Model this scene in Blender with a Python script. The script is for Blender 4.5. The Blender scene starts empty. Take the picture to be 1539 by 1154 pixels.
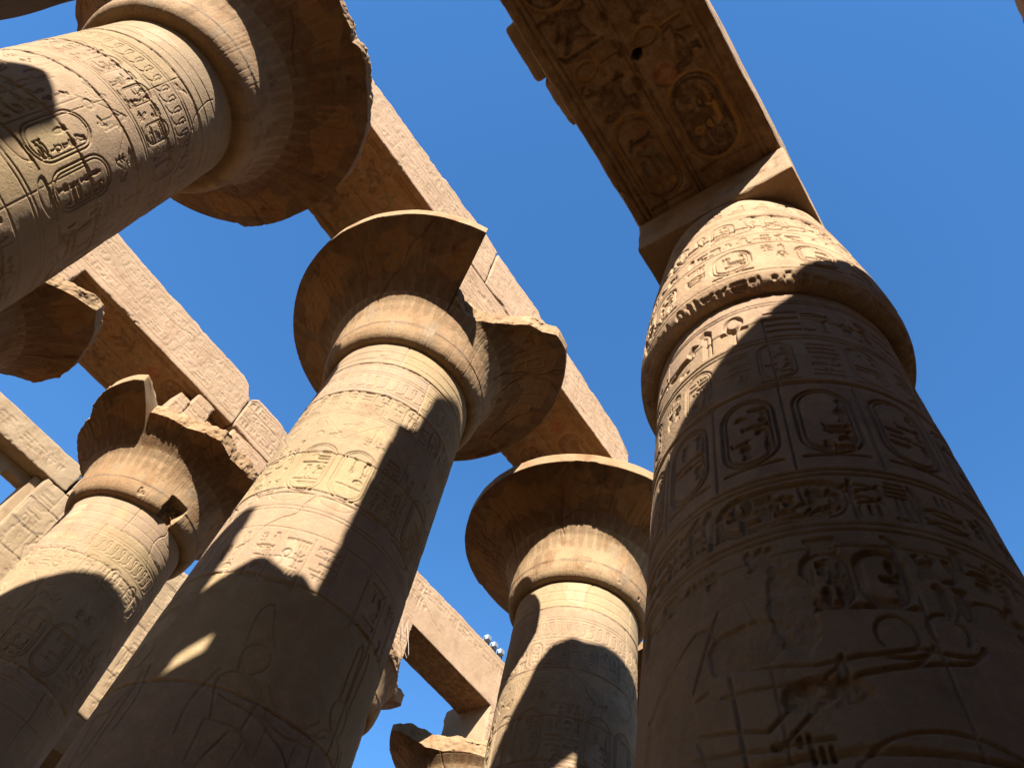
import bpy, math
import numpy as np
from mathutils import Matrix, Vector
scene = bpy.context.scene

# ------------------------------------------------------------------ camera, sky, sun
cam_d = bpy.data.cameras.new('camera'); cam = bpy.data.objects.new('camera', cam_d)
scene.collection.objects.link(cam); scene.camera = cam
CAM = np.array([0.0, 0.0, 1.6])
R_ = (0.560382, -0.812989, 0.158181); U_ = (-0.742883, -0.408939, 0.529995); F_ = (0.366193, 0.414509, 0.833117)
m = Matrix(((R_[0], U_[0], -F_[0], 0), (R_[1], U_[1], -F_[1], 0), (R_[2], U_[2], -F_[2], 0), (0, 0, 0, 1)))
cam.matrix_world = Matrix.Translation(CAM.tolist()) @ m
cam_d.sensor_width = 36.0; cam_d.lens = 27.683; cam_d.clip_start = 0.05; cam_d.clip_end = 5000.0

SUN = Vector((-1.05, -0.75, 1.0)).normalized()
world = bpy.data.worlds.new('World'); scene.world = world; world.use_nodes = True
nt = world.node_tree; bg = nt.nodes['Background']
sky = nt.nodes.new('ShaderNodeTexSky'); sky.sky_type = 'NISHITA'; sky.sun_disc = False
sky.sun_elevation = math.asin(SUN.z); sky.sun_rotation = math.atan2(SUN.x, SUN.y)
sky.air_density = 1.0; sky.dust_density = 0.2; sky.ozone_density = 3.5; sky.altitude = 100
hs = nt.nodes.new('ShaderNodeHueSaturation'); hs.inputs['Saturation'].default_value = 1.22
nt.links.new(sky.outputs[0], hs.inputs['Color']); nt.links.new(hs.outputs[0], bg.inputs[0]); bg.inputs[1].default_value = 0.062
sun_d = bpy.data.lights.new('sun', 'SUN'); sun_d.energy = 5.0; sun_d.angle = math.radians(0.5); sun_d.color = (1.0, 0.975, 0.91)
sun = bpy.data.objects.new('sun', sun_d); scene.collection.objects.link(sun)
sun.rotation_euler = (-SUN).to_track_quat('-Z', 'Y').to_euler()
scene.view_settings.view_transform = 'Standard'; scene.view_settings.look = 'None'
scene.view_settings.exposure = 2.26; scene.view_settings.gamma = 1.0
scene.cycles.max_bounces = 5; scene.cycles.diffuse_bounces = 4

# ------------------------------------------------------------------ noise
_rg = np.random.default_rng(7)
_T = _rg.random((32, 32, 32)).astype(np.float32)
def vnoise(P, sc, off=0.0):
    q = np.asarray(P, np.float32) * sc + off + 1000.0
    i = np.floor(q).astype(np.int32); f = q - i; f = f * f * (3 - 2 * f)
    i &= 31; j = (i + 1) & 31
    x0, y0, z0 = i[..., 0], i[..., 1], i[..., 2]; x1, y1, z1 = j[..., 0], j[..., 1], j[..., 2]
    fx, fy, fz = f[..., 0], f[..., 1], f[..., 2]
    a = _T[x0, y0, z0] * (1 - fx) + _T[x1, y0, z0] * fx
    b = _T[x0, y1, z0] * (1 - fx) + _T[x1, y1, z0] * fx
    c = _T[x0, y0, z1] * (1 - fx) + _T[x1, y0, z1] * fx
    d = _T[x0, y1, z1] * (1 - fx) + _T[x1, y1, z1] * fx
    return ((a * (1 - fy) + b * fy) * (1 - fz) + (c * (1 - fy) + d * fy) * fz) * 2 - 1
def fbm(P, sc, octv=4, off=0.0, gain=0.5):
    s = 0; a = 1.0; t = 0
    for k in range(octv):
        s = s + a * vnoise(P, sc * 2.03 ** k, off + 17.3 * k); t += a; a *= gain
    return s / t
def noise2(shape, cell, seed, octv=4, gain=0.5):
    """smooth 2-D noise on a raster, first octave has features of `cell` pixels"""
    v, u = np.mgrid[0:shape[0], 0:shape[1]].astype(np.float32)
    P = np.stack([u / cell, v / cell, np.full_like(u, seed * 3.71)], -1)
    return fbm(P, 1.0, octv, seed, gain)

# ------------------------------------------------------------------ hieroglyph vocabulary: ('l',pts) stroke, ('p',pts) sunk shape, ('c',x,y,r) ring, ('d',x,y,r) disc
def arc(cx, cy, rx, ry, a0, a1, n=14):
    a = np.radians(np.linspace(a0, a1, n)); return [(cx + rx * math.cos(t), cy + ry * math.sin(t)) for t in a]
GL = {
 'ankh': (0.5, [('l', arc(.25, .74, .17, .24, -90, 270, 20)), ('l', [(.25, .5), (.25, 0)]), ('l', [(.0, .46), (.5, .46)])]),
 'reed': (0.3, [('p', [(.12, .25), (.08, .6), (.14, .98), (.28, .72), (.26, .3)]), ('l', [(.13, 0), (.13, .4)])]),
 'feather': (0.3, [('p', [(.08, 0), (.08, .85), (.2, 1), (.3, .9), (.2, .8), (.2, 0)])]),
 'djed': (0.4, [('l', [(.12, 0), (.15, .55)]), ('l', [(.28, 0), (.25, .55)]), ('l', [(0, .6), (.4, .6)]), ('l', [(0, .72), (.4, .72)]), ('l', [(0, .84), (.4, .84)]), ('l', [(.05, .96), (.35, .96)]), ('l', [(.05, 0), (.35, 0)])]),
 'was': (0.4, [('l', [(.2, .0), (.2, .85), (.02, .98)]), ('l', [(.2, .85), (.34, .76)]), ('l', [(.2, .08), (.1, 0)]), ('l', [(.2, .08), (.3, 0)])]),
 'bird': (0.9, [('p', [(.02, .78), (.12, .92), (.26, .95), (.34, .82), (.34, .62), (.55, .52), (.9, .18), (.86, .1), (.55, .28), (.34, .27), (.2, .42), (.2, .7)]), ('l', [(.36, .3), (.36, .03), (.22, .0)]), ('l', [(.46, .28), (.48, .03), (.34, .0)])]),
 'owl': (0.7, [('p', [(.1, .7), (.1, .95), (.4, .97), (.42, .75), (.62, .4), (.68, .08), (.4, .22), (.2, .3), (.1, .5)]), ('l', [(.3, .25), (.3, 0), (.16, 0)])]),
 'duck': (0.95, [('p', [(.0, .72), (.14, .84), (.24, .74), (.24, .55), (.5, .55), (.95, .4), (.8, .28), (.5, .2), (.22, .26), (.12, .45), (.14, .66)]), ('l', [(.4, .2), (.4, 0), (.3, 0)]), ('l', [(.5, .2), (.5, 0), (.4, 0)])]),
 'vulture': (0.95, [('p', [(.0, .84), (.1, .95), (.2, .84), (.18, .6), (.32, .72), (.6, .98), (.55, .66), (.95, .9), (.7, .5), (.95, .12), (.5, .25), (.25, .2), (.12, .4)]), ('l', [(.3, .2), (.26, 0), (.14, 0)])]),
 'seated': (0.6, [('p', [(.1, 0), (.56, 0), (.56, .12), (.4, .2), (.44, .45), (.36, .62), (.42, .8), (.36, .97), (.2, .97), (.14, .82), (.22, .64), (.12, .45), (.02, .36), (.1, .28)])]),
 'figure': (0.5, [('p', [(.12, 0), (.2, 0), (.24, .4), (.3, 0), (.4, 0), (.38, .5), (.44, .7), (.34, .78), (.36, .96), (.2, .98), (.2, .8), (.1, .7), (.0, .55), (.14, .58)])]),
 'bee': (0.8, [('p', [(.05, .35), (.2, .5), (.4, .42), (.78, .3), (.6, .2), (.3, .22)]), ('l', [(.3, .45), (.5, .95), (.6, .9), (.42, .42)]), ('l', [(.2, .25), (.15, 0)]), ('l', [(.35, .2), (.35, 0)]), ('l', [(.5, .2), (.55, 0)])]),
 'sedge': (0.5, [('l', [(.25, 0), (.25, .95)]), ('l', [(.25, .6), (.05, .8)]), ('l', [(.25, .6), (.48, .85)]), ('l', [(.25, .35), (.02, .5)]), ('l', [(.25, .35), (.5, .5)]), ('l', [(.1, 0), (.4, 0)])]),
 'scarab': (0.5, [('p', arc(.25, .42, .17, .3, 0, 360, 18)), ('l', [(.08, .6), (.0, .85), (.12, .98)]), ('l', [(.42, .6), (.5, .85), (.38, .98)]), ('l', [(.08, .3), (.0, .05)]), ('l', [(.42, .3), (.5, .05)]), ('l', [(.08, .55), (.42, .55)])]),
 'vase': (0.4, [('p', [(.1, 0), (.3, 0), (.38, .5), (.26, .8), (.34, 1), (.06, 1), (.14, .8), (.02, .5)])]),
 'snake': (1.0, [('l', [(.0, .35), (.08, .5), (.2, .42), (.3, .2), (.45, .12), (.6, .25), (.75, .12), (1.0, .1)]), ('l', [(.0, .35), (.12, .3)])]),
 'cobra': (0.5, [('l', [(.05, .7), (.12, .95), (.28, .9), (.25, .55), (.1, .3), (.25, .1), (.5, .05)]), ('l', [(.12, .75), (.1, .4)])]),
}
FLAT = {   # flat signs: height given in cell units
 'water': (1.0, .2, [('l', [(i / 10, .04 + .12 * (i % 2)) for i in range(11)])]),
 'loaf': (.45, .25, [('p', arc(.22, .0, .22, .24, 0, 180, 10))]),
 'mouth': (1.0, .28, [('l', arc(.5, -.1, .55, .3, 20, 160) ), ('l', arc(.5, .3, .55, .3, 200, 340))]),
 'bar': (1.0, .12, [('p', [(0, 0), (1, 0), (1, .1), (0, .1)])]),
 'basket': (.9, .32, [('p', [(0, .28)] + arc(.45, .28, .45, .28, 180, 360, 12))]),
 'door': (1.0, .2, [('l', [(0, .08), (1, .08)]), ('l', [(.4, 0), (.4, .18)]), ('l', [(.55, 0), (.55, .18)])]),
 'land': (1.0, .3, [('l', [(0, .2), (1, .2)]), ('d', .2, .06, .06), ('d', .5, .06, .06), ('d', .8, .06, .06)]),
 'board': (1.0, .4, [('l', [(0, 0), (1, 0), (1, .22), (0, .22), (0, 0)]), ('l', [(.15, .22), (.15, .38)]), ('l', [(.35, .22), (.35, .38)]), ('l', [(.55, .22), (.55, .38)]), ('l', [(.75, .22), (.75, .38)]), ('l', [(.92, .22), (.92, .38)])]),
 'disc': (.4, .4, [('c', .2, .2, .17), ('d', .2, .2, .05)]),
 'strokes': (.6, .35, [('l', [(.1, 0), (.1, .32)]), ('l', [(.3, 0), (.3, .32)]), ('l', [(.5, 0), (.5, .32)])]),
 'arm': (1.0, .3, [('l', [(0, .22), (.1, .26), (.2, .14), (.9, .1), (1.0, .28)]), ('l', [(.1, .16), (.2, .04), (.95, .0)])]),
 'eye': (1.0, .3, [('l', arc(.5, -.05, .5, .28, 15, 165)), ('l', arc(.5, .28, .5, .28, 195, 345)), ('d', .5, .12, .08)]),
}
TALLN = list(GL); FLATN = list(FLAT)

MORTAR = (.21, .145, .10, .7)
class Canvas:
    def __init__(s, u0, u1, v0, v1, res, seed=1):
        s.u0, s.v0, s.res = u0, v0, res
        s.nu = int((u1 - u0) / res) + 2; s.nv = int((v1 - v0) / res) + 2
        s.u1, s.v1 = u1, v1
        s.G = np.zeros((s.nv, s.nu), np.float32)      # carving
        s.N = np.zeros((s.nv, s.nu), np.float32)      # wear
        s.P = None
        s.rg = np.random.default_rng(seed); s.seed = seed
    def _box(s, a, b, c, d):
        i0 = max(0, int((a - s.u0) / s.res)); i1 = min(s.nu, int((b - s.u0) / s.res) + 2)
        j0 = max(0, int((c - s.v0) / s.res)); j1 = min(s.nv, int((d - s.v0) / s.res) + 2)
        return i0, i1, j0, j1
    def stroke(s, pts, w, d, closed=False, fill=False, paint=None):
        pts = np.array(pts, np.float32)
        if closed or fill: pts = np.vstack([pts, pts[:1]])
        mg = 2.2 * w
        i0, i1, j0, j1 = s._box(pts[:, 0].min() - mg, pts[:, 0].max() + mg, pts[:, 1].min() - mg, pts[:, 1].max() + mg)
        if i1 <= i0 or j1 <= j0: return
        U, V = np.meshgrid(s.u0 + s.res * np.arange(i0, i1, dtype=np.float32), s.v0 + s.res * np.arange(j0, j1, dtype=np.float32))
        D = np.full(U.shape, 1e9, np.float32); ins = np.zeros(U.shape, bool)
        for (ax, ay), (bx, by) in zip(pts[:-1], pts[1:]):
            ex, ey = bx - ax, by - ay; L = ex * ex + ey * ey + 1e-12
            t = np.clip(((U - ax) * ex + (V - ay) * ey) / L, 0, 1)
            D = np.minimum(D, (U - ax - t * ex) ** 2 + (V - ay - t * ey) ** 2)
            if fill and ay != by:
                c = ((V >= min(ay, by)) & (V < max(ay, by)))
                ins ^= c & (U < ax + (V - ay) / (by - ay) * ex)
        D = np.sqrt(D); w = max(w, s.res * 0.6)
        H = -d * np.exp(-(D / (w * 1.1)) ** 4)
        if fill: H = np.minimum(H, np.where(ins, -d * (0.5 + 0.35 * np.exp(-(D / (2.2 * w)) ** 2)), 0))
        s.G[j0:j1, i0:i1] = np.minimum(s.G[j0:j1, i0:i1], H)
        if paint is not None:
            a = (ins if fill else (D < w * 1.2)).astype(np.float32)
            s.paint_px(i0, i1, j0, j1, a, paint)
    def soft(s, pts, w, d):
        q = list(pts)
        for _ in range(2):
            n_ = [q[0]]
            for (a, b), (c, e) in zip(q[:-1], q[1:]): n_ += [(.75 * a + .25 * c, .75 * b + .25 * e), (.25 * a + .75 * c, .25 * b + .75 * e)]
            q = n_ + [q[-1]]
        s.stroke(q, w, d)
    def paint_px(s, i0, i1, j0, j1, a, col):
        if s.P is None: s.P = np.zeros((s.nv, s.nu, 4), np.float32)
        P = s.P[j0:j1, i0:i1]; a = a[..., None] * col[3] if len(col) > 3 else a[..., None]
        P[..., :3] = P[..., :3] * (1 - a) + np.array(col[:3], np.float32) * a
        P[..., 3:] = np.maximum(P[..., 3:], a)
    def paint_rect(s, a, b, c, d, col):
        i0, i1, j0, j1 = s._box(a, b, c, d)
        if i1 > i0 and j1 > j0: s.paint_px(i0, i1, j0, j1, np.ones((j1 - j0, i1 - i0), np.float32), col)
    def paint_poly(s, pts, col):
        g = s.G.copy(); s.stroke(pts, s.res, 0, fill=True, paint=col); s.G = g
    def prims(s, pr, u, v, sc, w, d, flip=False, wd=1.0, rot=False, paint=None):
        def tr(p):
            x = (wd - p[0]) if flip else p[0]
            return (u - p[1] * sc, v + x * sc) if rot else (u + x * sc, v + p[1] * sc)
        for q in pr:
            if q[0] == 'l': s.stroke([tr(p) for p in q[1]], w, d, paint=paint)
            elif q[0] == 'p': s.stroke([tr(p) for p in q[1]], w, d, fill=True, paint=paint)
            else:
                c = arc(q[1], q[2], q[3], q[3], 0, 360, 18)
                s.stroke([tr(p) for p in c], w, d, fill=(q[0] == 'd'), paint=paint)
    def cell(s, u, v, w, h, lw, d, paint=None):
        """fill a cell w x h with one tall sign or a stack of flat ones; returns width used"""
        r = s.rg.random(); pt = paint(s.rg) if callable(paint) else paint
        if r < .26 and w > .45 * h:                       # two slim signs side by side
            for q in range(2):
                n = ('reed', 'feather', 'djed', 'was', 'ankh', 'vase', 'sedge', 'cobra', 'scarab')[s.rg.integers(9)]; gw, pr = GL[n]
                sc = min(h, w * .46 / gw); s.prims(pr, u + q * w * .52, v + (h - sc) / 2, sc, lw, d, s.rg.random() < .3, gw, paint=pt)
            return w
        if r < .5:                                        # broad sign over two small ones
            n = FLATN[s.rg.integers(len(FLATN))]; gw, gh, pr = FLAT[n]; sc = min(w, h * .38 / gh); s.prims(pr, u, v + .6 * h, sc, lw, d, paint=pt)
            for q in range(2):
                if s.rg.random() < .5: gw, pr = GL[TALLN[s.rg.integers(len(TALLN))]]; sc = min(h * .52, w * .48 / gw)
                else: gw, gh, pr = FLAT[FLATN[s.rg.integers(len(FLATN))]]; sc = min(w * .46 / gw, h * .4 / gh)
                s.prims(pr, u + q * w * .52, v + .03 * h, sc, lw, d, paint=pt)
            return w
        if r < .74:
            n = TALLN[s.rg.integers(len(TALLN))]; gw, pr = GL[n]
            sc = min(h, w / gw)
            s.prims(pr, u, v + (h - sc) / 2, sc, lw, d, s.rg.random() < .3, gw, paint=pt); return gw * sc
        k = 3 if h > .8 * w else 2
        y = v + .03 * h
        for _ in range(k):
            n = FLATN[s.rg.integers(len(FLATN))]; gw, gh, pr = FLAT[n]
            sc = min(w, (h / k * .8) / gh)
            s.prims(pr, u, y, sc, lw, d, paint=pt); y += h / k
        return w
    def text_row(s, u0, u1, v, h, lw, d, paint=None, gap=.18):
        u = u0
        while u < u1 - .4 * h:
            w = h * s.rg.uniform(.35, .8)
            if u + w > u1: break
            s.cell(u, v, w, h, lw, d, paint); u += w + gap * h
    def text_col(s, u, w, v0, v1, lw, d, paint=None):
        v = v1
        while v > v0 + .4 * w:
            h = w * s.rg.uniform(.5, .95)
            if v - h < v0: break
            s.cell(u, v - h, w, h, lw, d, paint); v -= h + .15 * w
    def cartouche(s, u, v, w, h, lw, d, horiz=False, paint=None, ring=None, inner=None):
        """upright: lower-left corner u,v; horizontal ones have the bar on the left"""
        r = min(w, h) / 2
        def oval(e):
            if not horiz: return arc(u + w / 2, v + h - r, r - e, r - e, 0, 180, 12) + arc(u + w / 2, v + r, r - e, r - e, 180, 360, 12)
            return arc(u + w - r, v + h / 2, r - e, r - e, -90, 90, 12) + arc(u + r, v + h / 2, r - e, r - e, 90, 270, 12)
        if inner is not None: s.paint_poly(oval(0), inner)
        s.stroke(oval(0), lw, d, closed=True, paint=ring); s.stroke(oval(.09 * min(w, h)), lw * .8, d * .8, closed=True)
        if not horiz:
            s.stroke([(u, v - .03 * h), (u + w, v - .03 * h)], lw, d); a = .15 * w
            y = v + h - .55 * r
            while y > v + .5 * r:
                hh = w * s.rg.uniform(.3, .5); y -= hh
                if y < v + .2 * r: break
                s.cell(u + a, y, w - 2 * a, hh * .85, lw, d, paint)
        else:
            s.stroke([(u - .03 * w, v), (u - .03 * w, v + h)], lw, d); a = .2 * h
            s.text_row(u + .6 * r, u + w - .5 * r, v + a, h - 2 * a, lw, d, paint, gap=.1)
    def ring(s, v, w=.012, d=.012, wob=.01):
        u = np.arange(s.nu) * s.res
        vv = v + wob * noise2((1, s.nu), 60, s.seed + v)[0]
        j0 = max(0, int((v - .08 - s.v0) / s.res)); j1 = min(s.nv, int((v + .08 - s.v0) / s.res) + 1)
        if j1 <= j0: return
        V = (s.v0 + s.res * np.arange(j0, j1))[:, None]; w = max(w, s.res * .6)
        s.G[j0:j1] = np.minimum(s.G[j0:j1], -d * np.exp(-((V - vv[None]) / w) ** 2))
    def joint(s, v, d=.03, w=.018):
        """open joint between drums: wobbling dark groove with crumbled lips"""
        sh = (1, s.nu); vv = v + .035 * noise2(sh, 1.0 / s.res, s.seed + v)[0]
        ww = w * (1 + 1.6 * np.clip(noise2(sh, .35 / s.res, s.seed + v + 9)[0], 0, 1) * 2)
        j0 = max(0, int((v - .3 - s.v0) / s.res)); j1 = min(s.nv, int((v + .3 - s.v0) / s.res) + 1)
        if j1 <= j0: return
        V = (s.v0 + s.res * np.arange(j0, j1))[:, None]
        rough = 1 + .7 * noise2((j1 - j0, s.nu), .08 / s.res, s.seed + v + 3)
        s.N[j0:j1] -= d * rough * np.exp(-((V - vv[None]) / ww[None]) ** 2)
        nz = noise2((j1 - j0, s.nu), .3 / s.res, s.seed + v + 31, 4, .6)
        mt_ = np.clip((nz + .25 - np.abs(V - vv[None]) / .12) / .15, 0, 1)
        s.paint_px(0, s.nu, j0, j1, mt_.astype(np.float32), MORTAR)
        s.N[j0:j1] += .006 * np.where(V > vv[None], 1, -1) * np.exp(-np.abs(V - vv[None]) / .25)
    def crack(s, u, v, ang, L, w=.012, d=.04):
        pts = [(u, v)]; a = ang
        for _ in range(int(L / .12)):
            a += s.rg.normal() * .35; a = .8 * a + .2 * ang
            pts.append((pts[-1][0] + .12 * math.cos(a), pts[-1][1] + .12 * math.sin(a)))
        g = s.G.copy(); s.G[:] = 0; s.stroke(pts, w, d); s.N += s.G; s.G = g
    def weather(s, amp=.006, dmg=.6, dd=.02):
        sh = s.G.shape
        big = noise2(sh, .9 / s.res, s.seed + 1, 3); mid = noise2(sh, .18 / s.res, s.seed + 2, 4, .6)
        s.N += amp * big * 1.2 + amp * .55 * mid
        msk = noise2(sh, .6 / s.res, s.seed + 5, 5, .6)       # patches where the face has flaked off
        t = np.clip((msk - dmg) / .06, 0, 1); s.dmg = t
        s.N -= t * dd * (1 + .9 * noise2(sh, .07 / s.res, s.seed + 6, 3, .6))
        s.G *= (1 - .55 * t)
        wear = np.clip(.95 + .7 * noise2(sh, .5 / s.res, s.seed + 8, 3), .45, 1.2); s.G *= wear
    def patch(s, u, v, ru, rv, d):
        i0, i1, j0, j1 = s._box(u - 1.4 * ru, u + 1.4 * ru, v - 1.4 * rv, v + 1.4 * rv)
        if i1 <= i0 or j1 <= j0: return
        U, V = np.meshgrid(s.u0 + s.res * np.arange(i0, i1), s.v0 + s.res * np.arange(j0, j1))
        n = noise2(U.shape, .25 / s.res, s.seed + u * 3, 4, .6)
        q = 1 - np.sqrt(((U - u) / ru) ** 2 + ((V - v) / rv) ** 2) + .5 * n
        t = np.clip(q / .12, 0, 1)
        s.N[j0:j1, i0:i1] -= t * d * (1 + .8 * noise2(U.shape, .09 / s.res, s.seed + v, 3, .65))
        s.G[j0:j1, i0:i1] *= 1 - t
    def wrap(s, u): L = 2 * math.pi * s.r; return (u - s.u0) % L + s.u0
    def sample(s, u, v):
        x = np.clip((u - s.u0) / s.res, 0, s.nu - 1.001); y = np.clip((v - s.v0) / s.res, 0, s.nv - 1.001)
        i = x.astype(int); j = y.astype(int); fx = x - i; fy = y - j; H = s.G + s.N
        return (H[j, i] * (1 - fx) + H[j, i + 1] * fx) * (1 - fy) + (H[j + 1, i] * (1 - fx) + H[j + 1, i + 1] * fx) * fy
    def sampleP(s, u, v):
        if s.P is None: return np.zeros(u.shape + (4,), np.float32)
        i = np.clip(((u - s.u0) / s.res).astype(int), 0, s.nu - 1); j = np.clip(((v - s.v0) / s.res).astype(int), 0, s.nv - 1)
        return s.P[j, i]

# ------------------------------------------------------------------ mesh builders
class Mesh:
    def __init__(s): s.V = []; s.F = []; s.C = []; s.n = 0
    def grid(s, P, col=None, wrap=False, flip=False):
        n, m = P.shape[:2]; V = P.reshape(-1, 3)
        a = np.arange(n * m).reshape(n, m)
        if wrap: a = np.concatenate([a, a[:, :1]], 1)
        q = np.stack([a[:-1, :-1], a[:-1, 1:], a[1:, 1:], a[1:, :-1]], -1).reshape(-1, 4)
        if flip: q = q[:, ::-1]
        s.V.append(V); s.F.append(q + s.n); s.n += len(V)
        s.C.append(np.zeros((len(V), 4)) if col is None else col.reshape(-1, 4))
    def build(s, name, mat, parent=None, loc=(0, 0, 0), smooth=True):
        V = np.concatenate(s.V).astype(np.float32) - np.array(loc, np.float32)
        F = np.concatenate(s.F).astype(np.int32); C = np.concatenate(s.C).astype(np.float32)
        me = bpy.data.meshes.new(name)
        me.vertices.add(len(V)); me.vertices.foreach_set('co', V.ravel())
        me.loops.add(F.size); me.loops.foreach_set('vertex_index', F.ravel())
        me.polygons.add(len(F)); me.polygons.foreach_set('loop_start', np.arange(0, F.size, 4, dtype=np.int32))
        me.polygons.foreach_set('use_smooth', np.full(len(F), smooth))
        at = me.attributes.new('pigment', 'FLOAT_COLOR', 'POINT'); at.data.foreach_set('color', C.ravel())
        me.update(calc_edges=True); me.materials.append(mat)
        o = bpy.data.objects.new(name, me); scene.collection.objects.link(o)
        if parent is not None: o.parent = parent; o.location = (0, 0, 0)
        else: o.location = loc
        return o
def tag(o, label, cat, group=None):
    o['label'] = label; o['category'] = cat; o['kind'] = 'thing'
    if group: o['group'] = group
    return o
def empty(name, loc, label, cat, group=None):
    o = bpy.data.objects.new(name, None); scene.collection.objects.link(o); o.location = loc; o.empty_display_size = .3
    return tag(o, label, cat, group)

def box(M, x0, x1, y0, y1, z0, z1, res=.06, rnd=.05, amp=.02, warp=None, faces={}, seed=0.0, rough=.006):
    """a weathered squared stone: chipped, rounded edges; faces maps 'y0','x0','z0'... to a canvas"""
    lo = np.array([x0, y0, z0]); hi = np.array([x1, y1, z1])
    for ax in range(3):
        o1, o2 = [(1, 2), (2, 0), (0, 1)][ax]
        for side in (0, 1):
            key = 'xyz'[ax] + str(side); cv = faces.get(key); r_ = cv.mres if cv is not None and hasattr(cv, 'mres') else res
            n1 = max(3, int((hi[o1] - lo[o1]) / r_) + 1); n2 = max(3, int((hi[o2] - lo[o2]) / r_) + 1)
            A, B = np.meshgrid(np.linspace(lo[o1], hi[o1], n1), np.linspace(lo[o2], hi[o2], n2))
            P = np.zeros(A.shape + (3,)); P[..., o1] = A; P[..., o2] = B; P[..., ax] = (lo, hi)[side][ax]
            nb = fbm(P, 1.3, 5, seed + 5, .65); rr = rnd * (1 + 1.6 * np.clip(nb + .1, -.5, 1.2) + 9 * np.clip(nb - .22, 0, 1))[..., None]
            rr = np.minimum(rr, .45 * (hi - lo).min())
            q = np.minimum(np.maximum(P, lo + rr), hi - rr); dv = P - q; L = np.linalg.norm(dv, axis=-1, keepdims=True) + 1e-9
            n = dv / L; Q = q + n * rr
            disp = amp * fbm(P, .9, 3, seed) + rough * fbm(P, 9.0, 3, seed + 3, .6)
            col = None
            if cv is not None:
                if key == 'y0': u, v = P[..., 0], P[..., 2]
                elif key == 'x0': u, v = -P[..., 1], P[..., 2]
                elif key == 'z0': u, v = -P[..., 0], P[..., 1]
                disp = disp + cv.sample(u, v); col = cv.sampleP(u, v)
            Q = Q + n * disp[..., None]
            if warp is not None: Q = warp(Q)
            M.grid(Q, col, flip=(side == 0))

def theta_grid(cx, cy, step, coarse=4.0, half=104, extra=()):
    """angles densely spaced on the side facing the viewer's aisle"""
    f = math.degrees(math.atan2(-cy, -cx))
    a = list(np.arange(f - half, f + half, step)) + list(np.arange(f + half, f - half + 360, coarse)) + list(extra)
    a = sorted(set(round(((x + 180) % 360) - 180, 3) for x in a)); return np.array(a)

# ------------------------------------------------------------------ materials
def stone_mat(name, c1, c2, c3, stain=.5, bump=.6, pig=.85, rough=.95, speck=.5, wmin=.25):
    mt = bpy.data.materials.new(name); mt.use_nodes = True; t = mt.node_tree; N = t.nodes; L = t.links
    b = N['Principled BSDF']; b.inputs['Roughness'].default_value = rough
    b.inputs['Specular IOR Level'].default_value = .15
    g = N.new('ShaderNodeNewGeometry'); pos = g.outputs['Position']
    def noise(sc, det=6, ro=.55, vec=None):
        n = N.new('ShaderNodeTexNoise'); n.inputs['Scale'].default_value = sc; n.inputs['Detail'].default_value = det
        n.inputs['Roughness'].default_value = ro; L.new(vec or pos, n.inputs['Vector']); return n.outputs['Fac']
    def ramp(fac, a, bb, ca=(0, 0, 0, 1), cb=(1, 1, 1, 1)):
        r = N.new('ShaderNodeValToRGB'); r.color_ramp.elements[0].position = a; r.color_ramp.elements[1].position = bb
        r.color_ramp.elements[0].color = ca; r.color_ramp.elements[1].color = cb; L.new(fac, r.inputs[0]); return r.outputs[0]
    def mix(fac, a, bb, mode='MIX'):
        x = N.new('ShaderNodeMix'); x.data_type = 'RGBA'; x.blend_type = mode
        for s_, val in ((0, fac), (6, a), (7, bb)):
            if hasattr(val, 'is_linked') or isinstance(val, bpy.types.NodeSocket): L.new(val, x.inputs[s_])
            else: x.inputs[s_].default_value = val
        return x.outputs[2]
    col = mix(ramp(noise(.45, 5), .38, .62), (*c1, 1), (*c2, 1))
    col = mix(ramp(noise(1.7, 8, .65), .52, .68), col, (*c3, 1))
    mp = N.new('ShaderNodeMapping'); mp.inputs['Scale'].default_value = (2.2, 2.2, .22); L.new(pos, mp.inputs[0])
    st = ramp(noise(1.0, 7, .6, mp.outputs[0]), .42, .72)
    col = mix(st, col, (1 - .35 * stain, 1 - .42 * stain, 1 - .48 * stain, 1), 'MULTIPLY') if stain else col
    sp = ramp(noise(26, 4, .7), .3, .62, (1 - .3 * speck, 1 - .33 * speck, 1 - .36 * speck, 1), (1.0, 1.0, 1.0, 1))
    col = mix(1.0, col, sp, 'MULTIPLY')
    at = N.new('ShaderNodeAttribute'); at.attribute_name = 'pigment'
    wornf = N.new('ShaderNodeMath'); wornf.operation = 'MULTIPLY'
    L.new(ramp(noise(5, 6, .7), .36, .56, (wmin, wmin, wmin, 1), (1, 1, 1, 1)), wornf.inputs[0])
    L.new(at.outputs['Alpha'], wornf.inputs[1])
    w2 = N.new('ShaderNodeMath'); w2.operation = 'MULTIPLY'; w2.inputs[1].default_value = pig; L.new(wornf.outputs[0], w2.inputs[0])
    col = mix(w2.outputs[0], col, at.outputs['Color'])
    L.new(col, b.inputs['Base Color'])
    vo = N.new('ShaderNodeTexVoronoi'); vo.inputs['Scale'].default_value = 14; L.new(pos, vo.inputs['Vector'])
    ad = N.new('ShaderNodeMath'); ad.operation = 'ADD'
    L.new(noise(22, 10, .75), ad.inputs[0])
    pit = N.new('ShaderNodeMath'); pit.operation = 'MULTIPLY'; pit.inputs[1].default_value = .35
    L.new(ramp(vo.outputs['Distance'], .0, .25), pit.inputs[0]); L.new(pit.outputs[0], ad.inputs[1])
    bp = N.new('ShaderNodeBump'); bp.inputs['Strength'].default_value = bump; bp.inputs['Distance'].default_value = .03
    L.new(ad.outputs[0], bp.inputs['Height']); L.new(bp.outputs[0], b.inputs['Normal'])
    return mt
S_COL = stone_mat('sandstone', (0.264, 0.176, 0.097), (0.233, 0.151, 0.082), (0.199, 0.119, 0.063), .45)
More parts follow.
